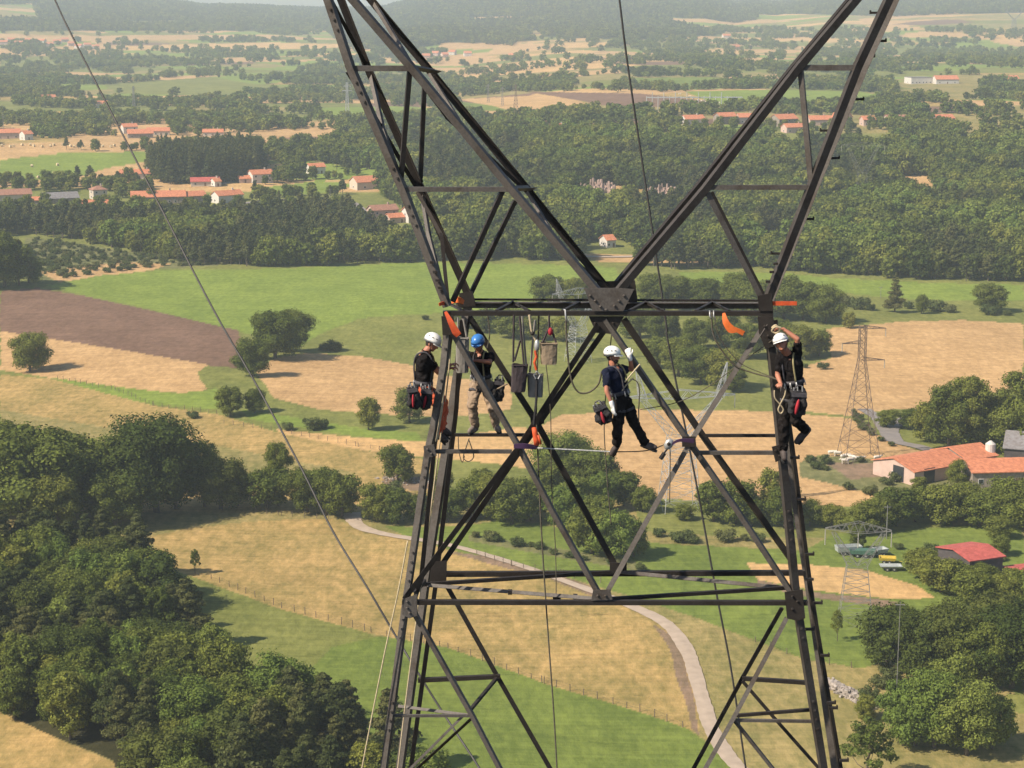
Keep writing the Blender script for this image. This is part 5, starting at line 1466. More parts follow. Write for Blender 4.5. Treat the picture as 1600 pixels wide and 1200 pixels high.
    for a in (0, .5, -.5, 1.6, -1.6, 2.6, -2.6, 3.1):
        c = j['pelvis'] + up * .07 * s + T @ Vector((math.sin(a) * .185 * s * torso_w, math.cos(a) * .148 * s, -.01 * s))
        mb.tube([c + up * .03 * s, c - up * .05 * s + T.col[0] * .015, c - up * .06 * s - T.col[0] * .015, c + up * .03 * s], .007 * s, 5)
    new('carabiners', mb, 'zinc', body)['kind'] = 'stuff'
    return body, j

def toolbag(u0, u1, v0, v1, Y, label, red=True, tilt=0.0):
    b = empty('tool_bag', P((u0 + u1) / 2, v1, Y)); tag(b, label, 'tool bag')
    w = (u1 - u0) / 98.; h_ = (v1 - v0) / 98.; c = P((u0 + u1) / 2, (v0 + v1) / 2, Y); Rm = Matrix.Rotation(tilt, 3, 'Y')
    mb = MB(); mb.box(c, (w * .78, .15, h_ * .82), Rm); mb.ell(c + Rm @ Vector((-w * .30, -.02, -h_ * .12)), (w * .24, .10, h_ * .30), 12, 8, Rm); mb.ell(c + Rm @ Vector((w * .26, -.02, -h_ * .05)), (w * .24, .09, h_ * .34), 12, 8, Rm)
    mb.ell(c + Rm @ Vector((0, 0, -h_ * .34)), (w * .40, .10, h_ * .16), 12, 8, Rm)
    o = part(mb, 'bag_body', M['blackcloth'], b, True); remeshed(o, .012, 3); folds(o, .07)
    mb = MB(); mb.box(c + Rm @ Vector((0, -.095, h_ * .30)), (w * .80, .02, h_ * .14), Rm); part(mb, 'flap', M['harn'], b)
    if red:
        mb = MB(); mb.ell(c + Rm @ Vector((-w * .08, -.115, -h_ * .10)), (w * .10, .035, h_ * .27), 10, 8, Rm @ Matrix.Rotation(.15, 3, 'Y')); part(mb, 'red_pocket', M['redcloth'], b, True)
    mb = MB(); mb.tube([c + Rm @ Vector((-w * .3, 0, h_ * .38)), c + Rm @ Vector((-w * .1, 0, h_ * .58)), c + Rm @ Vector((w * .15, 0, h_ * .58)), c + Rm @ Vector((w * .3, 0, h_ * .38))], .012, 6); part(mb, 'strap', M['harn'], b)
    mb = MB()
    for k, dx in enumerate((-.25, -.05, .2)): mb.tube([c + Rm @ Vector((w * dx, -.03, h_ * .3)), c + Rm @ Vector((w * (dx - .05), -.05, h_ * (.52 + .03 * k)))], .010, 6)
    part(mb, 'tools', M['zinc'], b)
    return b

# man at the left leg, sitting in his harness, looking right and down
person(dict(pelvis=(661, 604, 0), neck=(664, 549, 0), head=(675, 536, 0), shL=(667, 560, .17), shR=(663, 561, -.15), elL=(684, 577, .20), elR=(685, 582, -.05), wrL=(703, 575, .22), wrR=(704, 570, .15),
            hipL=(664, 610, .09), hipR=(664, 611, -.09), knL=(692, 627, .16), knR=(688, 632, -.02), anL=(690, 668, .2), anR=(684, 676, .08), toeL=(702, 678, .22), toeR=(697, 688, .12)),
       30.38, 1.04, (.93, -.1, 0), (.84, -.35, -.48), "man in white helmet, black shirt and orange trousers hanging at the tower's left leg", 'blackshirt', 'orangetr', ('helwhite', False), 'boot',
       hands={'L': ((1, 0, .1), (0, 0, -1), 1.2), 'R': ((1, .2, .2), (0, 0, -1), 1.2)})
toolbag(637, 657, 600, 640, 29.72, "black and red tool bag on the left hip of the man at the left leg", True, -.15)
toolbag(656, 676, 603, 641, 29.9, "black tool bag in front of the orange trousers of the man at the left leg", True, .05)
# man with the blue helmet standing on the narrow strut
person(dict(pelvis=(752, 594, 0), neck=(750, 549, .0), head=(747, 537, -.05), shL=(766, 556, .02), shR=(734, 555, .0), elL=(765, 566, -.24), elR=(726, 574, -.16), wrL=(745, 563, -.33), wrR=(733, 572, -.36),
            hipL=(761, 601, 0), hipR=(744, 601, 0), knL=(769, 636, -.12), knR=(738, 633, -.14), anL=(775, 665, 0), anR=(742, 667, 0), toeL=(780, 672, -.2), toeR=(734, 674, -.2)),
       31.25, .97, (-.25, -.95, 0), (-.22, -.85, -.45), "man in blue helmet and khaki trousers standing on a strut inside the tower", 'blackshirt', 'khaki', ('helblue', False), 'bootpale',
       hands={'L': ((-1, -.1, -.1), (0, 0, -1), .6), 'R': ((.6, -.6, .1), (0, 0, -1), 1.1)})
toolbag(769, 789, 588, 630, 31.1, "black tool bag on the hip of the blue helmeted man", False, .12)
h = MB(); h.tube([P(773, 610, 30.9), P(786, 603, 30.9), P(793, 600, 30.9)], [.014, .014, .014], 6); h.ell(P(772, 611, 30.9), (.026, .026, .026), 8, 6)
o = h.build('hammer_handle', M['cantan'], smooth=True, origin=P(780, 607, 30.9)); tag(o, "wooden tool handle sticking out of the blue helmeted man's bag", 'tool')
# man in the navy shirt hanging in the middle
person(dict(pelvis=(970, 619, 0), neck=(957, 570, 0), head=(957, 556, 0), shL=(968, 577, .16), shR=(948, 581, -.16), elL=(987, 577, .18), elR=(948, 611, -.26), wrL=(984, 557, .10), wrR=(957, 633, -.30),
            hipL=(977, 628, .09), hipR=(968, 630, -.08), knL=(994, 666, .06), knR=(965, 670, -.16), anL=(1008, 693, .05), anR=(964, 694, .04), toeL=(1023, 699, 0), toeR=(956, 709, .06)),
       29.84, .98, (.85, -.40, 0), (.9, -.3, .02), "bearded man in white helmet, navy shirt and white gloves hanging in mid air", 'navyshirt', 'blacktr', ('helwhite', True), 'boot', gloves=('L', 'R'),
       hands={'L': ((-.35, .1, 1), (.4, 1, -.2), 1.3), 'R': ((.1, -.1, -1), (.5, .3, 0), .5)})
toolbag(929, 954, 628, 664, 29.62, "black tool bag hanging behind the white gloved hand of the navy shirted man", True, -.45)
# man at the right leg, arm over his head
person(dict(pelvis=(1239, 603, 0), neck=(1232, 552, -.02), head=(1221, 537, -.12), headup=(1218, 526, -.08), shL=(1246, 553, .0), shR=(1219, 560, -.06), elL=(1246, 530, -.10), elR=(1215, 586, -.10), wrL=(1224, 514, -.02), wrR=(1220, 600, -.28),
            hipL=(1247, 611, 0), hipR=(1232, 611, 0), knL=(1243, 656, -.20), knR=(1225, 660, -.06), anL=(1259, 672, .10), anR=(1224, 702, 0), toeL=(1245, 690, .02), toeR=(1226, 716, -.08)),
       29.8, 1.05, (-.35, -.93, 0), (-.12, -.85, -.35), "man in white helmet with one arm raised over his head at the tower's right leg", 'blackshirt', 'blacktr', ('helwhite', False), 'boot',
       hands={'L': ((-1, 0, .1), (0, 0, -1), 1.0), 'R': ((-.2, -.6, .1), (0, 0, -1), 1.2)})
toolbag(1232, 1261, 606, 652, 29.55, "large black tool bag with red pocket on the hip of the right hand man", True, .04)
line('rope', [(1210, 610, 29.6), (1211, 622, 29.6), (1219, 632, 29.6), (1224, 640, 29.6), (1220, 646, 29.6), (1216, 640, 29.6), (1220, 630, 29.6), (1226, 618, 29.6), (1228, 608, 29.6)], .011, 'ropeb', "beige rope loop hanging from the belt of the right hand man", 'rope')
line('rope', [(1206, 512, 29.75), (1212, 508, 29.7), (1218, 514, 29.72), (1213, 520, 29.74), (1206, 517, 29.75), (1211, 511, 29.7), (1220, 512, 29.7)], .014, 'ropeb', "knotted beige rope at the raised hand of the right hand man", 'rope')
line('rope', [(990, 590, 29.8), (978, 602, 29.75), (972, 611, 29.7)], .012, 'ropeb', "short lanyard from the right brace to the navy shirted man's chest", 'rope')
line('rope', [(1000, 569, 29.88), (988, 583, 29.8), (976, 597, 29.72)], .013, 'ropeb', "upper lanyard from the right brace to the navy shirted man's chest", 'rope')
line('rope', [(985, 592, 29.8), (995, 596, 29.8), (999, 610, 29.8), (998, 640, 29.8), (998, 660, 29.8)], .010, 'roped', "dark rope end hanging free to the right of the navy shirted man", 'rope')
# ---------------------------------------------------------------- houses, farms
M['cream'] = simple('cream_render', (.50, .42, .33), .9, var=.08, scale=.6)
M['white'] = simple('white_render', (.58, .53, .47), .9, var=.06, scale=.6)
M['pink'] = simple('pink_render', (.52, .37, .30), .9, var=.10, scale=.6)
M['stone'] = simple('rubble_stone', (.26, .21, .17), .95, var=.3, scale=1.2)
M['darkwall'] = simple('dark_boards', (.075, .062, .060), .9, var=.25, scale=1)
def roofmat(name, c):
    m, nt, b = newmat(name); L = nt.links.new
    tc = nt.nodes.new('ShaderNodeTexCoord'); n = nt.nodes.new('ShaderNodeTexNoise'); n.inputs['Scale'].default_value = 1.1; n.inputs['Detail'].default_value = 5
    w = nt.nodes.new('ShaderNodeTexWave'); w.bands_direction = 'X'; w.inputs['Scale'].default_value = 2.0; w.inputs['Distortion'].default_value = 1.0
    L(tc.outputs['Object'], n.inputs['Vector']); L(tc.outputs['Object'], w.inputs['Vector'])
    rp = nt.nodes.new('ShaderNodeValToRGB'); rp.color_ramp.elements[0].position = .3; rp.color_ramp.elements[1].position = .72
    rp.color_ramp.elements[0].color = (c[0] * .68, c[1] * .62, c[2] * .62, 1); rp.color_ramp.elements[1].color = (c[0] * 1.15, c[1] * 1.2, c[2] * 1.25, 1); L(n.outputs[0], rp.inputs[0])
    mr = nt.nodes.new('ShaderNodeMapRange'); mr.inputs['To Min'].default_value = .88; mr.inputs['To Max'].default_value = 1.08; L(w.outputs[0], mr.inputs['Value'])
    s = nt.nodes.new('ShaderNodeVectorMath'); s.operation = 'SCALE'; L(rp.outputs[0], s.inputs[0]); L(mr.outputs[0], s.inputs['Scale']); L(s.outputs[0], b.inputs['Base Color']); b.inputs['Roughness'].default_value = .9
    return m
M['tile'] = roofmat('orange_clay_tiles', (.58, .21, .10)); M['tiled'] = roofmat('brown_clay_tiles', (.36, .17, .105)); M['redroof'] = roofmat('red_sheet_roof', (.48, .10, .075)); M['greyroof'] = roofmat('grey_sheet_roof', (.23, .21, .20))
M['window'] = simple('dark_window', (.03, .035, .04), .25, var=.1)
M['frame'] = simple('window_frame', (.6, .58, .55), .7)
M['doorm'] = simple('brown_door', (.16, .09, .055), .7)

def house(name, u0, u1, vb, h, d, yaw, label, wall='cream', roof='tile', rise=None, group=None, cat='house', chimney=False, nwin=3, hip=False, door=True, flat=False, storeys=1, biggate=False):
    """u0..u1: width on the photograph; vb: row of the wall's foot; h: wall height (m); d: depth (m); yaw: degrees"""
    p = G1((u0 + u1) / 2, vb); a = R(yaw)
    if vb < 400: h *= .92
    wpx = (u1 - u0) * math.hypot(p.x, p.y, CAMZ - p.z) / FPX
    w = max((wpx - d * abs(math.sin(a))) / math.cos(a), d * .6)
    rise = rise if rise is not None else d * .26
    b = empty(name, p + Vector((0, d / 2, 0)), a); tag(b, label, cat, group)
    b['_o'] = (0, 0, 0)
    def P_(mb, nm, mat, par=None):
        o = mb.build(nm, M[mat], par or b); return o
    mb = MB(); x, y = w / 2, d / 2
    if flat: rise_ = 0.01
    else: rise_ = rise
    if hip or flat:
        mb.box((0, 0, h / 2 - .5), (w, d, h + 1))
    else:
        mb.add([(-x, -y, -1), (x, -y, -1), (x, y, -1), (-x, y, -1), (-x, -y, h), (x, -y, h), (x, y, h), (-x, y, h), (-x, 0, h + rise_), (x, 0, h + rise_)],
               [(0, 1, 5, 4), (2, 3, 7, 6), (1, 2, 6, 9, 5), (3, 0, 4, 8, 7), (4, 5, 9, 8), (6, 7, 8, 9)])
    P_(mb, 'wall', wall)
    mb = MB(); e = .45; t = .22; ov = .5
    if flat:
        mb.box((0, 0, h + .15), (w + .5, d + .5, .3))
    elif hip:
        k = min(y, x * .9)
        vs = [(-x - ov, -y - ov, h), (x + ov, -y - ov, h), (x + ov, y + ov, h), (-x - ov, y + ov, h), (-x + k, 0, h + rise_), (x - k, 0, h + rise_)]
        vs = vs + [(q[0], q[1], q[2] + t) for q in vs]
        mb.add(vs, [(0, 1, 2, 3), (6, 10, 11, 7), (7, 11, 8), (8, 11, 10, 9), (9, 10, 6), (0, 6, 7, 1), (1, 7, 8, 2), (2, 8, 9, 3), (3, 9, 6, 0)])
    else:
        sl = rise_ / y
        for sg in (-1, 1):
            lo = (sg * (y + ov), h - ov * sl); hi = (0, h + rise_)
            vs = [(-x - e, lo[0], lo[1] + .02), (x + e, lo[0], lo[1] + .02), (x + e, hi[0], hi[1] + .02), (-x - e, hi[0], hi[1] + .02)]
            vs = vs + [(q[0], q[1], q[2] + t) for q in vs]
            f = [(0, 1, 2, 3), (4, 7, 6, 5), (0, 4, 5, 1), (1, 5, 6, 2), (2, 6, 7, 3), (3, 7, 4, 0)]
            mb.add(vs, f if sg < 0 else [tuple(reversed(q)) for q in f])
    rf = P_(mb, 'roof', roof)
    if chimney or (cat == 'house' and 150 < vb < 350 and int(u0) % 3 != 0 and not flat):
        mb = MB(); mb.box((w * .22, 0, h + rise_ + .4), (.7, .7, 1.5)); mb.box((w * .22, 0, h + rise_ + 1.2), (.9, .9, .15)); P_(mb, 'chimney', wall, rf)
    for st in range(storeys):
        z = 1.5 + st * 2.7
        if z + .9 > h: break
        for i in range(nwin):
            xx = -x + w * (i + .5) / nwin + (.3 if i % 2 else -.2)
            if door and st == 0 and i == nwin // 2: continue
            mb = MB(); mb.box((xx, -y - .02, z), (1.3, .12, 1.3)); wd = P_(mb, 'window', 'frame')
            mb = MB(); mb.box((xx, -y - .09, z), (1.05, .06, 1.05)); P_(mb, 'pane', 'window', wd)
        if d > 6:
            mb = MB(); mb.box((-x - .02, 0, z), (.12, 1.2, 1.2)); wd = P_(mb, 'window', 'frame'); mb = MB(); mb.box((-x - .09, 0, z), (.06, .95, .95)); P_(mb, 'pane', 'window', wd)
    if door:
        mb = MB(); mb.box((-x + w * (nwin // 2 + .5) / nwin, -y - .04, 1.05), (1.1, .1, 2.1)); P_(mb, 'door', 'doorm')
    if biggate:
        mb = MB(); mb.box((-x + w * .28, -y - .05, 1.9), (3.6, .14, 3.8)); P_(mb, 'door', 'window')
        mb = MB(); mb.box((-x - .05, -d * .12, 1.9), (.14, 3.8, 3.8)); P_(mb, 'door', 'window')
    return b
V1 = "houses of the village on the left"
house('barn', 545, 606, 296, 5, 12, 28, "long cream barn with orange roof behind the tower's upper left arm", cat='barn', door=False, nwin=2)
house('house', 572, 622, 345, 6.2, 9, 28, "pink two storey house with brown roof beside the tower's left arm", 'pink', 'tiled', storeys=2, chimney=True)
house('house', 600, 634, 349, 3.4, 7, 28, "small pink annexe with orange roof in front of the pink house", 'pink', 'tile', nwin=2)
house('house', 627, 662, 348, 6.5, 8, 30, "tall white house half hidden behind the tower's left arm", 'white', 'tile', storeys=2)
house('house', 477, 508, 272, 5, 8, 25, "small white house with orange roof, alone above the lane", 'white', 'tile', storeys=2, nwin=2)
house('house', 385, 426, 286, 6, 9, 30, "white two storey house with orange roof at the end of the spruce plantation", 'white', 'tile', storeys=2, chimney=True)
house('shed', 370, 392, 286, 3, 6, 20, "low shed with orange roof left of the house by the spruces", 'pink', 'tile', nwin=1, cat='shed')
house('farmhouse', 296, 342, 291, 3.2, 8, 10, "low building with faded red roof under the spruce plantation", 'cream', 'redroof', cat='farmhouse')
house('house', 326, 345, 292, 3.6, 7, 35, "small white gabled annexe beside the faded red roof", 'white', 'tile', nwin=1)
house('longhouse', 202, 288, 319, 4.6, 11, 12, "longest village building with wide orange roof and row of windows", 'stone', 'tile', nwin=8, chimney=True, cat='farm building')
house('barn', 268, 320, 317, 4.2, 9, 30, "grey gabled barn at the right end of the longest village building", 'stone', 'tile', nwin=1, cat='barn', door=False)
house('house', 329, 378, 317, 4.8, 9, 38, "white gabled house at the right end of the village row", 'white', 'tile', nwin=2)
house('house', 185, 245, 281, 4.2, 9, 14, "white house with long orange roof among trees above the village row", 'white', 'tile', nwin=5)
house('house', 137, 166, 312, 6.0, 8, 30, "narrow tall stone house with hipped brown roof", 'cream', 'tiled', hip=True, storeys=2, nwin=2)
house('shed', 60, 120, 318, 3.2, 11, 25, "wide low shed with grey roof on the left", 'stone', 'greyroof', nwin=1, cat='shed', door=False)
house('house', -18, 46, 318, 5.5, 10, 22, "beige house with orange brown roof at the left edge", 'cream', 'tiled', storeys=2)
house('shed', 127, 172, 326, 2.6, 8, 8, "low orange roofed shed nearest the pine wood", 'stone', 'tile', nwin=1, cat='shed')
house('shed', 37, 62, 319, 2.5, 6, 8, "tiny orange roofed shed beside the beige house", 'stone', 'tile', nwin=1, cat='shed')
house('house', -10, 30, 217, 5, 10, 15, "orange roofed house at the left edge near the straw bales", 'pink', 'tile', storeys=2)
house('house', 28, 50, 219, 5, 9, 40, "small white gabled house near the straw bales", 'white', 'tile', nwin=1)
house('house', 187, 214, 209, 6, 9, 25, "white house with orange roof, highest of the trio crossed by the cable", 'white', 'tile', storeys=2, nwin=2)
house('farmhouse', 196, 238, 216, 4, 11, 15, "broad orange roofed farmhouse, lowest of the trio crossed by the cable", 'stone', 'tile', cat='farmhouse')
house('house', 228, 264, 212, 4, 9, 8, "long low orange roofed house at the right of the trio crossed by the cable", 'cream', 'tile', nwin=4)
house('house', 316, 348, 213, 3.5, 8, 5, "orange roof half hidden by trees above the spruce plantation", 'cream', 'tile')
house('house', 324, 356, 229, 4, 9, -25, "orange roofed house just above the spruce plantation", 'white', 'tile')
house('house', 60, 86, 159, 5, 9, 30, "white house with orange roof in the woods at the upper left", 'white', 'tile', nwin=2)
house('house', 148, 168, 169, 5, 9, 20, "small house with orange roof in the woods left of the cable", 'white', 'tile', nwin=2)
house('house', 912, 932, 209, 5, 9, 30, "small white house at the top edge of the hillside forest", 'white', 'tiled', nwin=2)
house('house', 806, 838, 200, 3.5, 10, 12, "bright orange roofed house above the hillside forest, left of the wires", 'pink', 'tile')
house('house', 869, 882, 204, 3, 8, 20, "tiny orange roofed house in the trees above the forest", 'white', 'tile', nwin=1)
house('house', 940, 960, 387, 4, 8, 25, "small orange roofed house in the trees right of the inner arm", 'white', 'tile', nwin=2)
house('house', 1018, 1040, 362, 3.5, 8, 10, "orange roof in the forest beside the right inner arm", 'pink', 'tile', nwin=2)
house('house', 830, 846, 313, 3, 8, 10, "tiny orange roof inside the forest by the left inner arm", 'pink', 'tile', nwin=1)
V2 = "houses of the village on the right"
house('house', 1064, 1102, 196, 5, 10, 20, "white house with orange roof at the left end of the right hand village", 'white', 'tile')
house('house', 1116, 1152, 194, 6, 10, 25, "brown walled house with orange roof, second from the left in that village", 'stone', 'tile', storeys=2)
house('house', 1150, 1184, 193, 5, 10, 15, "pale house just left of the inner arm in the right hand village", 'cream', 'tile')
house('house', 1204, 1248, 198, 6, 12, 30, "large stone house between the arms in the right hand village", 'stone', 'tile', storeys=2, chimney=True)
house('house', 1222, 1262, 208, 4.5, 9, 20, "front row house below the large stone house", 'pink', 'tile')
house('house', 1262, 1300, 196, 4.5, 10, 10, "long orange roofed house just right of the vertical strut", 'pink', 'tile')
house('house', 1300, 1334, 196, 6, 12, -30, "house with bright orange slope facing right beside the outer arm", 'pink', 'tile')
house('house', 1346, 1368, 197, 5, 9, 10, "small orange roofed house right of the outer arm", 'pink', 'tile', nwin=2)
house('barn', 1384, 1424, 192, 3.5, 9, 6, "long low barn with pale tan roof beyond the outer arm", 'cream', 'tiled', cat='barn')
house('house', 1458, 1492, 195, 5, 10, 15, "stone house with orange roof, rightmost of the right hand village", 'stone', 'tile')
house('warehouse', 1418, 1456, 131, 7, 18, 12, "long flat roofed white building on the far plain at the right", 'white', 'greyroof', cat='warehouse', flat=True, nwin=6, door=False)
house('house', 1460, 1498, 131, 5, 14, 8, "long orange roofed building beside the flat white one", 'white', 'tile')
house('house', 1570, 1592, 130, 5, 12, 8, "orange roofed building at the far right on the plain", 'pink', 'tile')
rr = random.Random(8)
for i, (u, v) in enumerate([(4, 70), (16, 66), (28, 71), (40, 67), (52, 72), (64, 68), (76, 73), (88, 69), (100, 66), (110, 72), (122, 76), (135, 74), (148, 77)]):
    house('house', u - 6, u + 7, v, 6, 12, rr.choice([8, 20, -15]), "small orange roofed house in the hazy far village at the upper left", rr.choice(['white', 'pink', 'cream']), 'tile', nwin=1, group='houses of the hazy far village', door=False)
for i, (u, v) in enumerate([(665, 92), (680, 88), (694, 90), (706, 86), (800, 92), (1135, 60), (1150, 78), (730, 88)]):
    house('house', u - 6, u + 7, v, 6, 13, rr.choice([8, 20, -15]), "tiny orange roofed house on the hazy plain between the tower's arms", rr.choice(['white', 'pink']), 'tile', nwin=1, group='houses on the hazy plain', door=False)
# the farm on the right
house('barn', 1376, 1516, 753, 3.4, 15, 32, "long farm barn with orange roof and open dark doors beside the cattle yard", 'pink', 'tile', cat='barn', nwin=0, door=False, rise=2.0, biggate=True)
house('farm_building', 1512, 1660, 760, 3.8, 12, 6, "long stone farm building with orange roof at the right edge", 'stone', 'tile', cat='farm building', nwin=5, rise=1.9)
house('farm_building', 1470, 1560, 738, 3.6, 13, 30, "middle farm building with orange roof behind the two long ones", 'stone', 'tile', cat='farm building', nwin=0, door=False, rise=1.9)
house('shed', 1572, 1640, 728, 4.5, 12, -20, "grey roofed shed at the right edge behind the farm", 'darkwall', 'greyroof', cat='shed', nwin=1, door=False)
p = G1(1546, 730)
b = empty('silo', p); tag(b, "small white silo standing behind the orange roofs of the farm", 'silo'); b['_o'] = (0, 0, 0)
mb = MB(); mb.tube([(0, 0, 3), (0, 0, 6.2)], 1.3, 14); mb.tube([(0, 0, 6.2), (0, 0, 7)], [1.3, .3], 14); mb.tube([(0, 0, 1.8), (0, 0, 3)], [.3, 1.3], 14); mb.build('tank', M['white'], b)
for k in range(4): mb = MB(); mb.tube([(1.1 * math.cos(k * 1.57 + .8), 1.1 * math.sin(k * 1.57 + .8), -.5), (1.1 * math.cos(k * 1.57 + .8), 1.1 * math.sin(k * 1.57 + .8), 3.2)], .12, 5); mb.build('leg', M['steel'], b)
house('barn', 1480, 1568, 910, 5.0, 11, 24, "dark walled barn with bright red roof at the right", 'darkwall', 'redroof', cat='barn', nwin=0, door=False, rise=1.0)
house('shed', 1584, 1640, 921, 2.4, 9, 20, "low shed with red roof cut by the right edge", 'darkwall', 'redroof', cat='shed', nwin=0, door=False, rise=.8)

# ---------------------------------------------------------------- distant pylons
M['galv'] = simple('galvanised_lattice', (.50, .50, .49), .5, metal=.3, var=.15, scale=1)
M['brownlat'] = simple('brown_lattice', (.14, .10, .075), .7, var=.2, scale=1)
M['greylat'] = simple('grey_lattice', (.20, .19, .17), .6, var=.2, scale=1)
M['insul'] = simple('glass_insulator', (.35, .33, .28), .4)
def lat(mb, prof, cx=lambda z: 0, r=.06, ratio=1.0, panels=2):
    """square lattice along a profile [(z, half width)]"""
    for (z0, w0), (z1, w1) in zip(prof, prof[1:]):
        c0, c1 = cx(z0), cx(z1)
        A = [Vector((c0 + sx * w0, sy * w0 * ratio, z0)) for sx, sy in ((-1, -1), (1, -1), (1, 1), (-1, 1))]
        Bq = [Vector((c1 + sx * w1, sy * w1 * ratio, z1)) for sx, sy in ((-1, -1), (1, -1), (1, 1), (-1, 1))]
        for k in range(4):
            k2 = (k + 1) % 4
            mb.tube([A[k], Bq[k2]], r * .6, 4, False); mb.tube([A[k2], Bq[k]], r * .6, 4, False); mb.tube([Bq[k], Bq[k2]], r * .6, 4, False)
    return
def legs(b, prof, r, mat, ratio=1.0):
    for sx, sy in ((-1, -1), (1, -1), (1, 1), (-1, 1)):
        mb = MB(); mb.tube([(sx * w, sy * w * ratio, z) for z, w in prof], r, 5); mb.build('leg', M[mat], b)
def truss(mb, p0, p1, h0, h1, r, n=6):
    p0 = Vector(p0); p1 = Vector(p1); prev = None
    for yy in (-.7, .7):
        prev = None
        for i in range(n + 1):
            t = i / n; a = p0.lerp(p1, t) + Vector((0, yy * (1 - t * .8), 0)); c = a + Vector((0, 0, h0 + (h1 - h0) * t))
            if prev: mb.tube([prev[0], a], r, 4, False); mb.tube([prev[1], c], r, 4, False); mb.tube([prev[0], c] if i % 2 else [prev[1], a], r * .7, 4, False)
            prev = (a, c)
def insulators(b, pts, L=3.0):
    for x, z in pts:
        mb = MB(); mb.tube([(x, 0, z), (x, 0, z - L)], .11, 5); mb.build('insulator', M['insul'], b)
def pylon_cat(u, vb, vtop, Wx, label, mat, r=.09, yaw=0.0, base=.15, waist=.10, horns=True, zw=.42, za=.72):
    p = G1(u, vb); H = (vb - vtop) * math.hypot(p.x, p.y, CAMZ - p.z) / FPX / .97
    Wx = Wx * math.hypot(p.x, p.y) / FPX
    b = empty('pylon', p, R(yaw)); tag(b, label, 'pylon')
    zW = H * zw; zA = H * za
    prof = [(-1, H * base)] + [(zW * t, H * (base + (waist - base) * t)) for t in (.18, .34, .48, .62, .74, .85, .93, 1)]
    legs(b, prof, r, mat); mb = MB(); lat(mb, prof, r=r); mb.build('lattice', M[mat], b)
    for sg in (-1, 1):
        pf = [(zW + (zA - zW) * t, H * (waist * .95 * (1 - t) + .035 * t) * .55) for t in (0, .25, .5, .75, 1)]
        cx = lambda z: sg * (H * waist * .5 + (Wx * .30) * ((z - zW) / (zA - zW)))
        mb = MB(); lat(mb, pf, cx, r); 
        for sx, sy in ((-1, -1), (1, -1), (1, 1), (-1, 1)): mb.tube([(cx(z) + sx * w, sy * w, z) for z, w in pf], r * .8, 4)
        mb.build('fork_arm', M[mat], b)
        if horns:
            mb = MB(); pf = [(zA + (H - zA) * t, .9 * (1 - t) + .1) for t in (0, .35, .7, 1)]; cx2 = lambda z: sg * (H * waist * .5 + Wx * .30 + Wx * .07 * ((z - zA) / (H - zA)))
            lat(mb, pf, cx2, r)
            for sx, sy in ((-1, -1), (1, -1), (1, 1), (-1, 1)): mb.tube([(cx2(z) + sx * w, sy * w, z) for z, w in pf], r * .8, 4)
            mb.build('horn', M[mat], b)
    mb = MB(); truss(mb, (0, 0, zA), (-Wx / 2, 0, zA + .6), 2.2, .2, r, 8); truss(mb, (0, 0, zA), (Wx / 2, 0, zA + .6), 2.2, .2, r, 8); mb.build('crossarm', M[mat], b)
    insulators(b, [(-Wx / 2, zA + .4), (0, zA), (Wx / 2, zA + .4)])
    return b
pylon_cat(1061, 796, 572, 176, "silver pylon with forked head seen through the right crossing braces", 'galv', .085, 8, base=.125, waist=.075, zw=.50, za=.76)
pylon_cat(903, 566, 436, 96, "silver pylon whose head shows above the beam's left half", 'galv', .07, 30, base=.12, waist=.07, zw=.42, za=.80)
pylon_cat(1336, 975, 828, 104, "grey flat topped pylon over the green field beside the right leg", 'greylat', .05, -8, base=.175, waist=.10, horns=False, zw=.62, za=.95)
pylon_cat(1345, 330, 228, 66, "thin grey pylon in front of the hillside forest at the right", 'greylat', .035, 0, base=.10, waist=.06, horns=False, zw=.55, za=.94)
pylon_cat(1584, 44, 14, 30, "tiny forked pylon on the skyline at the upper right", 'greylat', .22, 0, base=.12, waist=.07)
def pylon_mast(u, vb, vtop, label, mat, r, arms, base=.135, yaw=0.0, group=None):
    p = G1(u, vb); H = (vb - vtop) * math.hypot(p.x, p.y, CAMZ - p.z) / FPX / .97
    b = empty('pylon', p, R(yaw)); tag(b, label, 'pylon', group)
    prof = [(-1, H * base)] + [(H * t, H * (base + (.024 - base) * (min(t / .76, 1)) ** .92)) for t in (.12, .24, .36, .46, .55, .62, .69, .76, .81, .86, .91, .96, 1)]
    legs(b, prof, r, mat); mb = MB(); lat(mb, prof, r=r); mb.build('lattice', M[mat], b)
    for t, x in arms:
        mb = MB(); truss(mb, (0, 0, H * t), (x * H, 0, H * t), H * .025, .05, r * .8, 5); mb.build('crossarm', M[mat], b)
    insulators(b, [(x * H, H * t) for t, x in arms], H * .06)
pylon_mast(1341, 718, 516, "brown lattice pylon with three short arms in the wheat field", 'brownlat', .085, [(.98, .17), (.87, -.15), (.745, .17)], yaw=5)
pylon_mast(763, 160, 133, "thin grey pylon on the far tan field, leftmost of three", 'greylat', .14, [(.9, .12), (.9, -.12), (.75, .15), (.75, -.15)], base=.07)
pylon_mast(785, 166, 137, "thin grey pylon on the far tan field, middle of three", 'greylat', .14, [(.9, .12), (.9, -.12), (.75, .15), (.75, -.15)], base=.07)
pylon_mast(806, 171, 134, "dark pylon on the far tan field, rightmost of three", 'brownlat', .15, [(.9, .12), (.9, -.12), (.75, .15), (.75, -.15)], base=.10)
pylon_mast(543, 188, 132, "slim white pylon just left of the tower's outer left arm", 'galv', .16, [(.9, .10), (.9, -.10), (.78, .13), (.78, -.13)], base=.06)
pylon_mast(210, 182, 138, "slim grey mast in the woods right of the slanting cable", 'greylat', .14, [(.9, .10), (.9, -.10)], base=.06)
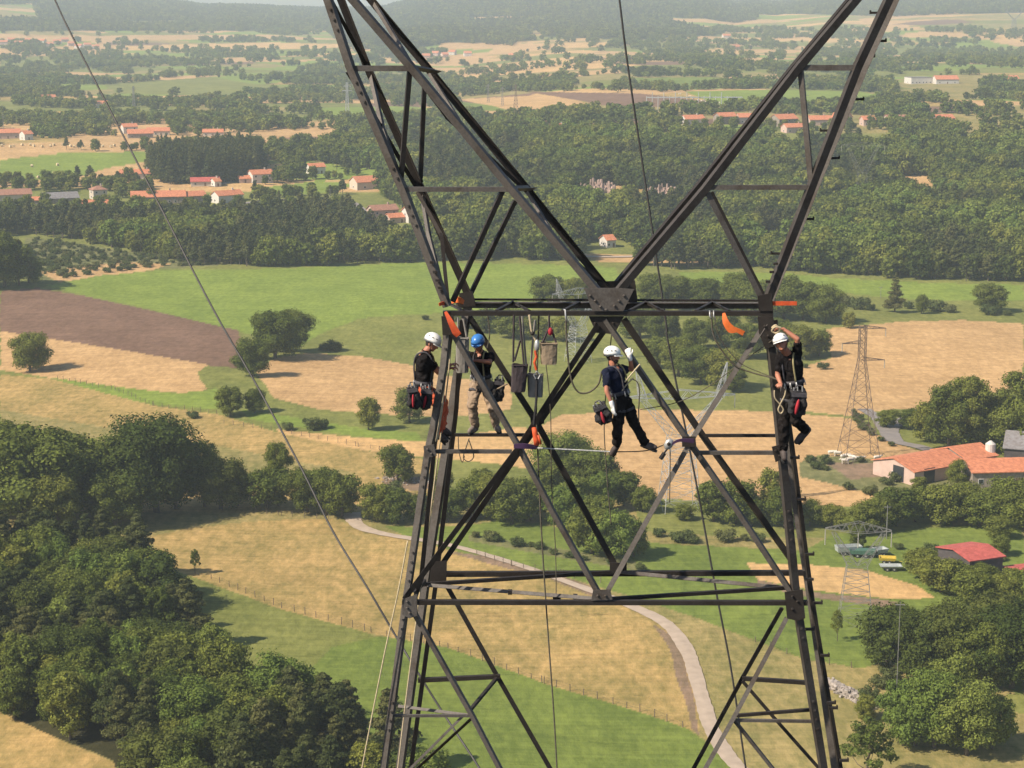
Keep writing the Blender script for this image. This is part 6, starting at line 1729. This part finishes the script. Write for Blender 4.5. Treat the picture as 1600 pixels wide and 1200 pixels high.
pylon_mast(1258, 172, 145, "small grey pylon between the right arms above the village", 'greylat', .12, [(.8, .2), (.8, -.2)], base=.1)
# poles
def pole(u, vb, vt, label, mat='greylat', r=.14, group=None):
    p = G1(u, vb); H = (vb - vt) * math.hypot(p.x, p.y, CAMZ - p.z) / FPX / .97
    b = empty('utility_pole', p); tag(b, label, 'pole', group); b['_o'] = (0, 0, 0)
    mb = MB(); mb.tube([(0, 0, -.5), (0, 0, H)], [r * 1.2, r * .7], 7); mb.build('pole', M[mat], b)
    mb = MB(); mb.box((0, 0, H - .5), (1.6, .12, .14)); mb.build('crossarm', M[mat], b)
pole(1311, 500, 465, "pale utility pole by the trees left of the lone conifer")
pole(1376, 466, 448, "short utility pole at the left of the lone conifer", r=.1)
pole(1398, 1150, 945, "very tall thin mast in front of the lower right trees", r=.07)
pole(516, 318, 296, "utility pole beside the village road")
pole(1385, 842, 790, "thin utility pole in the hedge before the farm", r=.12)
pole(6, 212, 180, "lamp mast near the straw bales at the left edge", r=.18)
pole(224, 400, 396, "short white marker post on the scrub slope", 'white', r=.3)
# substation: pale gantries on the far ploughed field
for i, u in enumerate(range(1010, 1140, 9)):
    p = G1(u, 172); b = empty('gantry', p); tag(b, "pale steel gantry post of the substation on the dark far field", 'gantry', 'gantries of the substation'); b['_o'] = (0, 0, 0)
    mb = MB(); mb.tube([(0, 0, -.5), (0, 0, 11 + 3 * (i % 2))], .28, 5); mb.build('post', M['galv'], b)
    if i % 2 == 0: mb = MB(); mb.box((6, 0, 10), (12, .6, .8)); mb.build('beam', M['galv'], b)

# ---------------------------------------------------------------- cattle, bales, machines, fences, wall, rocks
M['cowhide'] = simple('white_cow_hide', (.66, .58, .48), .8, var=.15, scale=2)
M['straw'] = simple('straw', (.55, .43, .25), .95, var=.2, scale=3, obj_var=.15)
def cow(u, v, yaw, label, group):
    mb = MB()
    cap(mb, (-.75, 0, 1.05), (.65, 0, 1.12), .40, .36, 10); mb.ell((-.1, 0, .95), (.62, .36, .36), 12, 8)
    cap(mb, (.65, 0, 1.2), (1.15, 0, 1.35), .24, .17, 8); cap(mb, (1.12, 0, 1.40), (1.50, 0, 1.22), .15, .10, 8)
    for x, yy in ((-.85, .22), (-.75, -.22), (.6, .2), (.7, -.2)):
        k = .05 if x < 0 else 0
        cap(mb, (x, yy, .95), (x - k, yy, .5), .16, .08, 8); cap(mb, (x - k, yy, .5), (x, yy, .06), .07, .07, 8)
    cap(mb, (-1.08, 0, 1.25), (-1.15, 0, .55), .05, .03, 6)
    for sg in (-1, 1): mb.ell((1.1, sg * .2, 1.42), (.05, .12, .05), 6, 5)
    if 'cow' in MESH: me_ = MESH['cow']
    else:
        o = mb.build('cow', M['cowhide'], smooth=True); remeshed(o, .05, 2); MESH['cow'] = o; o.location = G1(u, v); o.rotation_euler.z = R(yaw); tag(o, label, 'cow', group); return
    o = me_.copy(); col.objects.link(o); o.location = G1(u, v); o.rotation_euler.z = R(yaw); tag(o, label, 'cow', group)
MESH = {}
for i, (u, v) in enumerate([(1300, 712), (1308, 713), (1319, 718), (1324, 717), (1331, 719), (1338, 721), (1344, 721), (1320, 725), (1371, 720), (1328, 723)]):
    cow(u, v, [0, 180, 20, 200, 160, 340][i % 6], "white cow standing in the brown cattle yard by the brown pylon", 'cows in the cattle yard')
for i, (u, v) in enumerate([(1078, 152), (1083, 155), (1090, 158), (1096, 159), (1104, 161), (1110, 160), (1118, 163), (1124, 162), (1132, 165), (1062, 148)]):
    cow(u, v, 40 * i, "white cow grazing on the far pale green meadow beside the dark field", 'cows on the far meadow')
def bale(u, v, yaw, label, group):
    if 'bale' in MESH: o = MESH['bale'].copy(); col.objects.link(o)
    else:
        mb = MB(); n = 18
        vs = []
        for x, r in ((-.62, .55), (-.6, .72), (-.3, .76), (0, .75), (.3, .76), (.6, .72), (.62, .55)):
            for k in range(n): a = 2 * math.pi * k / n; q = r * (1 + .02 * math.sin(7 * a)); vs.append((x, q * math.cos(a), .72 + q * math.sin(a)))
        mb.add(vs, [(i * n + k, i * n + (k + 1) % n, (i + 1) * n + (k + 1) % n, (i + 1) * n + k) for i in range(6) for k in range(n)] + [tuple(range(n - 1, -1, -1)), tuple(6 * n + k for k in range(n))])
        o = mb.build('straw_bale', M['straw']); MESH['bale'] = o
    o.location = G1(u, v); o.rotation_euler.z = R(yaw); o.scale = (1.25, 1.25, 1.25); tag(o, label, 'straw bale', group)
for i, (u, v) in enumerate([(50, 261), (90, 259), (85, 272), (105, 273), (15, 278), (33, 279), (43, 277), (76, 280), (16, 276), (60, 279)]):
    bale(u, v, 35 * i, "round straw bale on the pale green meadow at the left", 'bales on the green meadow')
for i in range(24):
    bale(3 + i * 10.5 + 3 * math.sin(i * 2.1), 229 + 1.5 * math.sin(i * 1.3), 50 * i, "round straw bale in the row on the tan strip at the left", 'bales on the tan strip')
for i in range(14):
    bale(1005 + i * 6 + 2 * math.sin(i * 3), 214 + 1.5 * math.sin(i * 2.3), 40 * i, "pale bale at the forest's upper edge between the wire and the arm", 'bales above the forest')

M['paintw'] = simple('white_machine_paint', (.36, .38, .36), .6, var=.15, scale=2); M['paintg'] = simple('green_machine_paint', (.07, .15, .11), .6, var=.15, scale=2)
M['painty'] = simple('yellow_machine_paint', (.50, .36, .04), .6, var=.1, scale=2); M['tyre'] = simple('rubber', (.03, .03, .03), .9)
def trailer(u, v, L, yaw, mat, label, cat, mat2=None, hh=1.2):
    b = empty('farm_trailer', G1(u, v), R(yaw)); tag(b, label, cat); b['_o'] = (0, 0, 0)
    mb = MB(); W = 2.1; z0 = .8
    vs = [(-L / 2, -W / 2, z0), (L / 2, -W / 2, z0), (L / 2, W / 2, z0), (-L / 2, W / 2, z0), (-L / 2 - .2, -W / 2 - .15, z0 + hh), (L / 2 + .3, -W / 2 - .15, z0 + hh), (L / 2 + .3, W / 2 + .15, z0 + hh), (-L / 2 - .2, W / 2 + .15, z0 + hh)]
    t = .12; ins = [(-L / 2, -W / 2, z0 + hh), (L / 2, -W / 2, z0 + hh), (L / 2, W / 2, z0 + hh), (-L / 2, W / 2, z0 + hh), (-L / 2 + .2, -W / 2 + .2, z0 + .15), (L / 2 - .2, -W / 2 + .2, z0 + .15), (L / 2 - .2, W / 2 - .2, z0 + .15), (-L / 2 + .2, W / 2 - .2, z0 + .15)]
    mb.add(vs + ins, [(3, 2, 1, 0), (0, 1, 5, 4), (1, 2, 6, 5), (2, 3, 7, 6), (3, 0, 4, 7), (4, 5, 9, 8), (5, 6, 10, 9), (6, 7, 11, 10), (7, 4, 8, 11), (8, 9, 13, 12), (9, 10, 14, 13), (10, 11, 15, 14), (11, 8, 12, 15), (12, 13, 14, 15)])
    mb.build('body', M[mat], b)
    mb = MB(); mb.box((0, 0, .68), (L * .9, .9, .14)); mb.tube([(L / 2, 0, .65), (L / 2 + 1.6, 0, .5)], .07, 5); mb.build('chassis', M[mat2 or mat], b)
    for x in (-L * .2, L * .15):
        for sg in (-1, 1):
            mb = MB(); mb.tube([(x, sg * (W / 2 - .15), .45), (x, sg * (W / 2 + .12), .45)], .45, 12); wq = mb.build('wheel', M['tyre'], b)
            mb = MB(); mb.tube([(x, sg * (W / 2 + .11), .45), (x, sg * (W / 2 + .15), .45)], .2, 8); mb.build('rim', M['zinc'], wq)
trailer(1325, 866, 5.2, 10, 'paintw', "long white farm trailer parked left of the others under the flat topped pylon", 'trailer', 'paintg')
trailer(1347, 870, 5.2, -8, 'paintg', "long green farm trailer parked beside the white one", 'trailer', 'paintw', .9)
trailer(1386, 880, 3.2, -10, 'painty', "yellow farm implement parked on the grass", 'implement', None, .6)
trailer(1391, 891, 4.2, 0, 'greylat' if False else 'paintw', "grey white flat trailer parked below the yellow implement", 'trailer', None, .35)
trailer(1375, 868, 2.4, 20, 'paintw', "small pale cart parked between the green trailer and the hedge", 'cart', None, .9)
M['bluec'] = simple('pale_blue_paint', (.45, .50, .56), .4)
trailer(1522, 912, 3.6, 5, 'bluec', "pale vehicle parked before the red roofed barn", 'cart', None, .7)
# pink pallets
M['pinkb'] = simple('pink_wrapping', (.58, .33, .31), .7, var=.15, scale=1)
for i in range(6):
    b = MB(); b.box((0, 0, .55), (1.15, 1.1, .8)); b.box((0, 0, .98), (1.05, 1.0, .10)); b.box((0, 0, .1), (1.2, 1.15, .12)); 
    o = b.build('wrapped_stack', M['pinkb']); o.location = G1(1283 + i * 6, 815 - i * .3); o.rotation_euler.z = .1 * i; tag(o, "pink wrapped stack in the row behind the hedge right of the tower", 'stack', 'pink wrapped stacks')

M['wood'] = simple('old_fence_wood', (.16, .12, .085), .9, var=.3, scale=2)
def fence(pts, step, label, h=1.25, seed=3):
    xs, ys, zs = G([p[0] for p in pts], [p[1] for p in pts]); rr = random.Random(seed)
    b = empty('fence', (xs[0], ys[0], zs[0])); tag(b, label, 'fence'); o = Vector((xs[0], ys[0], zs[0])); tops = []; n = 0
    total = sum(math.hypot(xs[i + 1] - xs[i], ys[i + 1] - ys[i]) for i in range(len(xs) - 1)); step = max(step, total / 95)
    for i in range(len(xs) - 1):
        L = math.hypot(xs[i + 1] - xs[i], ys[i + 1] - ys[i]); k = 0
        while k < L:
            t = k / L; x = xs[i] + (xs[i + 1] - xs[i]) * t; y = ys[i] + (ys[i + 1] - ys[i]) * t; z = float(terrain(x, y)); hh = h * rr.uniform(.8, 1.25)
            mb = MB(); c = Vector((x, y, z)) - o; tp = c + Vector((rr.uniform(-.08, .08), rr.uniform(-.08, .08), hh)); mb.tube([c - Vector((0, 0, .3)), tp], [.09, .075], 5); mb.build('post', M['wood'], b)
            tops.append(tp - Vector((0, 0, .15))); k += step * rr.uniform(.85, 1.15)
    mb = MB(); mb.tube(tops, .012, 3, False); mb.tube([t - Vector((0, 0, .45)) for t in tops], .012, 3, False); mb.build('wire', M['steeld'], b)
fence([(330, 905), (440, 950), (580, 988), (700, 1013), (850, 1068), (1000, 1112), (1085, 1143)], 3.2, "post and wire fence between the dry meadow and the lower green field")
fence([(90, 592), (180, 610), (240, 634), (345, 648)], 3.0, "old fence along the lower edge of the left green strip")
fence([(350, 662), (440, 675), (560, 698), (650, 712)], 3.4, "fence crossing the tan hillside left of the tower")
fence([(745, 866), (800, 885), (880, 900), (950, 912)], 3.0, "short fence along the farm track behind the ring beam")
fence([(1180, 1003), (1260, 1034), (1350, 1046)], 4, "fence along the lower edge of the right green field")
fence([(400, 800), (440, 806), (520, 812)], 3, "fence in the shade under the trees left of the farm track")
# dry stone wall
def rocks(name, pts, n, size, mat, label, cat, spread=1.0, hgt=1.0, seed=2, kind=None):
    rr = random.Random(seed); xs, ys, zs = G([p[0] for p in pts], [p[1] for p in pts]); mb = MB()
    for i in range(n):
        k = rr.uniform(0, len(xs) - 1.001); a = int(k); t = k - a; x = xs[a] + (xs[a + 1] - xs[a]) * t + rr.gauss(0, spread * .4); y = ys[a] + (ys[a + 1] - ys[a]) * t + rr.gauss(0, spread * .4)
        s = size * rr.uniform(.5, 1.3); z = float(terrain(x, y)) + rr.random() ** 1.4 * hgt
        Rm = Matrix.Rotation(rr.uniform(0, 6), 3, 'Z') @ Matrix.Rotation(rr.uniform(-.5, .5), 3, 'X')
        c = Vector((x, y, z)); vs = []
        for a_ in (-1, 1):
            for b_ in (-1, 1):
                for d_ in (-1, 1): vs.append(c + Rm @ Vector((a_ * s * rr.uniform(.35, .6), b_ * s * rr.uniform(.35, .6), d_ * s * rr.uniform(.3, .5))))
        mb.add(vs, [(0, 1, 3, 2), (4, 6, 7, 5), (0, 4, 5, 1), (2, 3, 7, 6), (0, 2, 6, 4), (1, 5, 7, 3)])
    o = mb.build(name, M[mat], origin=(xs[0], ys[0], zs[0])); tag(o, label, cat, kind=kind); return o
M['wallstone'] = simple('lichened_stone', (.34, .29, .25), .95, var=.35, scale=.8)
M['pinkrock'] = simple('pink_basalt', (.36, .25, .20), .95, var=.35, scale=.15)
rocks('dry_stone_wall', [(1290, 1070), (1310, 1080), (1335, 1092), (1362, 1108)], 700, .55, 'wallstone', "collapsed dry stone wall right of the tower's right leg", 'stone wall', 1.1, 1.3)
rocks('earth_heap', [(600, 748), (640, 750), (680, 756)], 60, .5, 'wallstone', "scattered stones on the bare brown earth behind the tower's left leg", 'stones', 4, .2, 9)
def cliff(u0, u1, v, h, label, seed):
    rr = random.Random(seed); us = np.arange(u0, u1, 1.6); xs, ys, zs = G(us, np.full(len(us), v)); mb = MB()
    for i in range(len(xs)):
        for k in range(3):
            w = rr.uniform(.5, 1.1); hh = h * rr.uniform(.45, 1.15) * (1 - k * .25) * (1 - .5 * abs(i / len(xs) - .5) * 1.4)
            c = Vector((xs[i] + rr.uniform(-.4, .4), ys[i] + 5 - k * 2.2 + rr.uniform(-1, 1), zs[i])); n = 5; vs = []
            for z in (-1.5, hh * .6, hh):
                for q in range(n): a = 2 * math.pi * q / n + i; vs.append(c + Vector((w * math.cos(a) * (1 if z < hh else .7), w * math.sin(a) * (1 if z < hh else .7), z)))
            mb.add(vs, [(j * n + q, j * n + (q + 1) % n, (j + 1) * n + (q + 1) % n, (j + 1) * n + q) for j in range(2) for q in range(n)] + [tuple(2 * n + q for q in range(n))])
    o = mb.build('rock_face', M['pinkrock'], origin=(xs[0], ys[0], zs[0])); tag(o, label, 'rock face')
cliff(898, 962, 302, 8, "pink basalt rock face in the forest left of the hanging wire", 3)
cliff(1012, 1062, 308, 7, "second pinkish rock face in the forest right of the hanging wire", 6)
# drop the bookkeeping used while building
for o in bpy.data.objects:
    if '_o' in o: del o['_o']
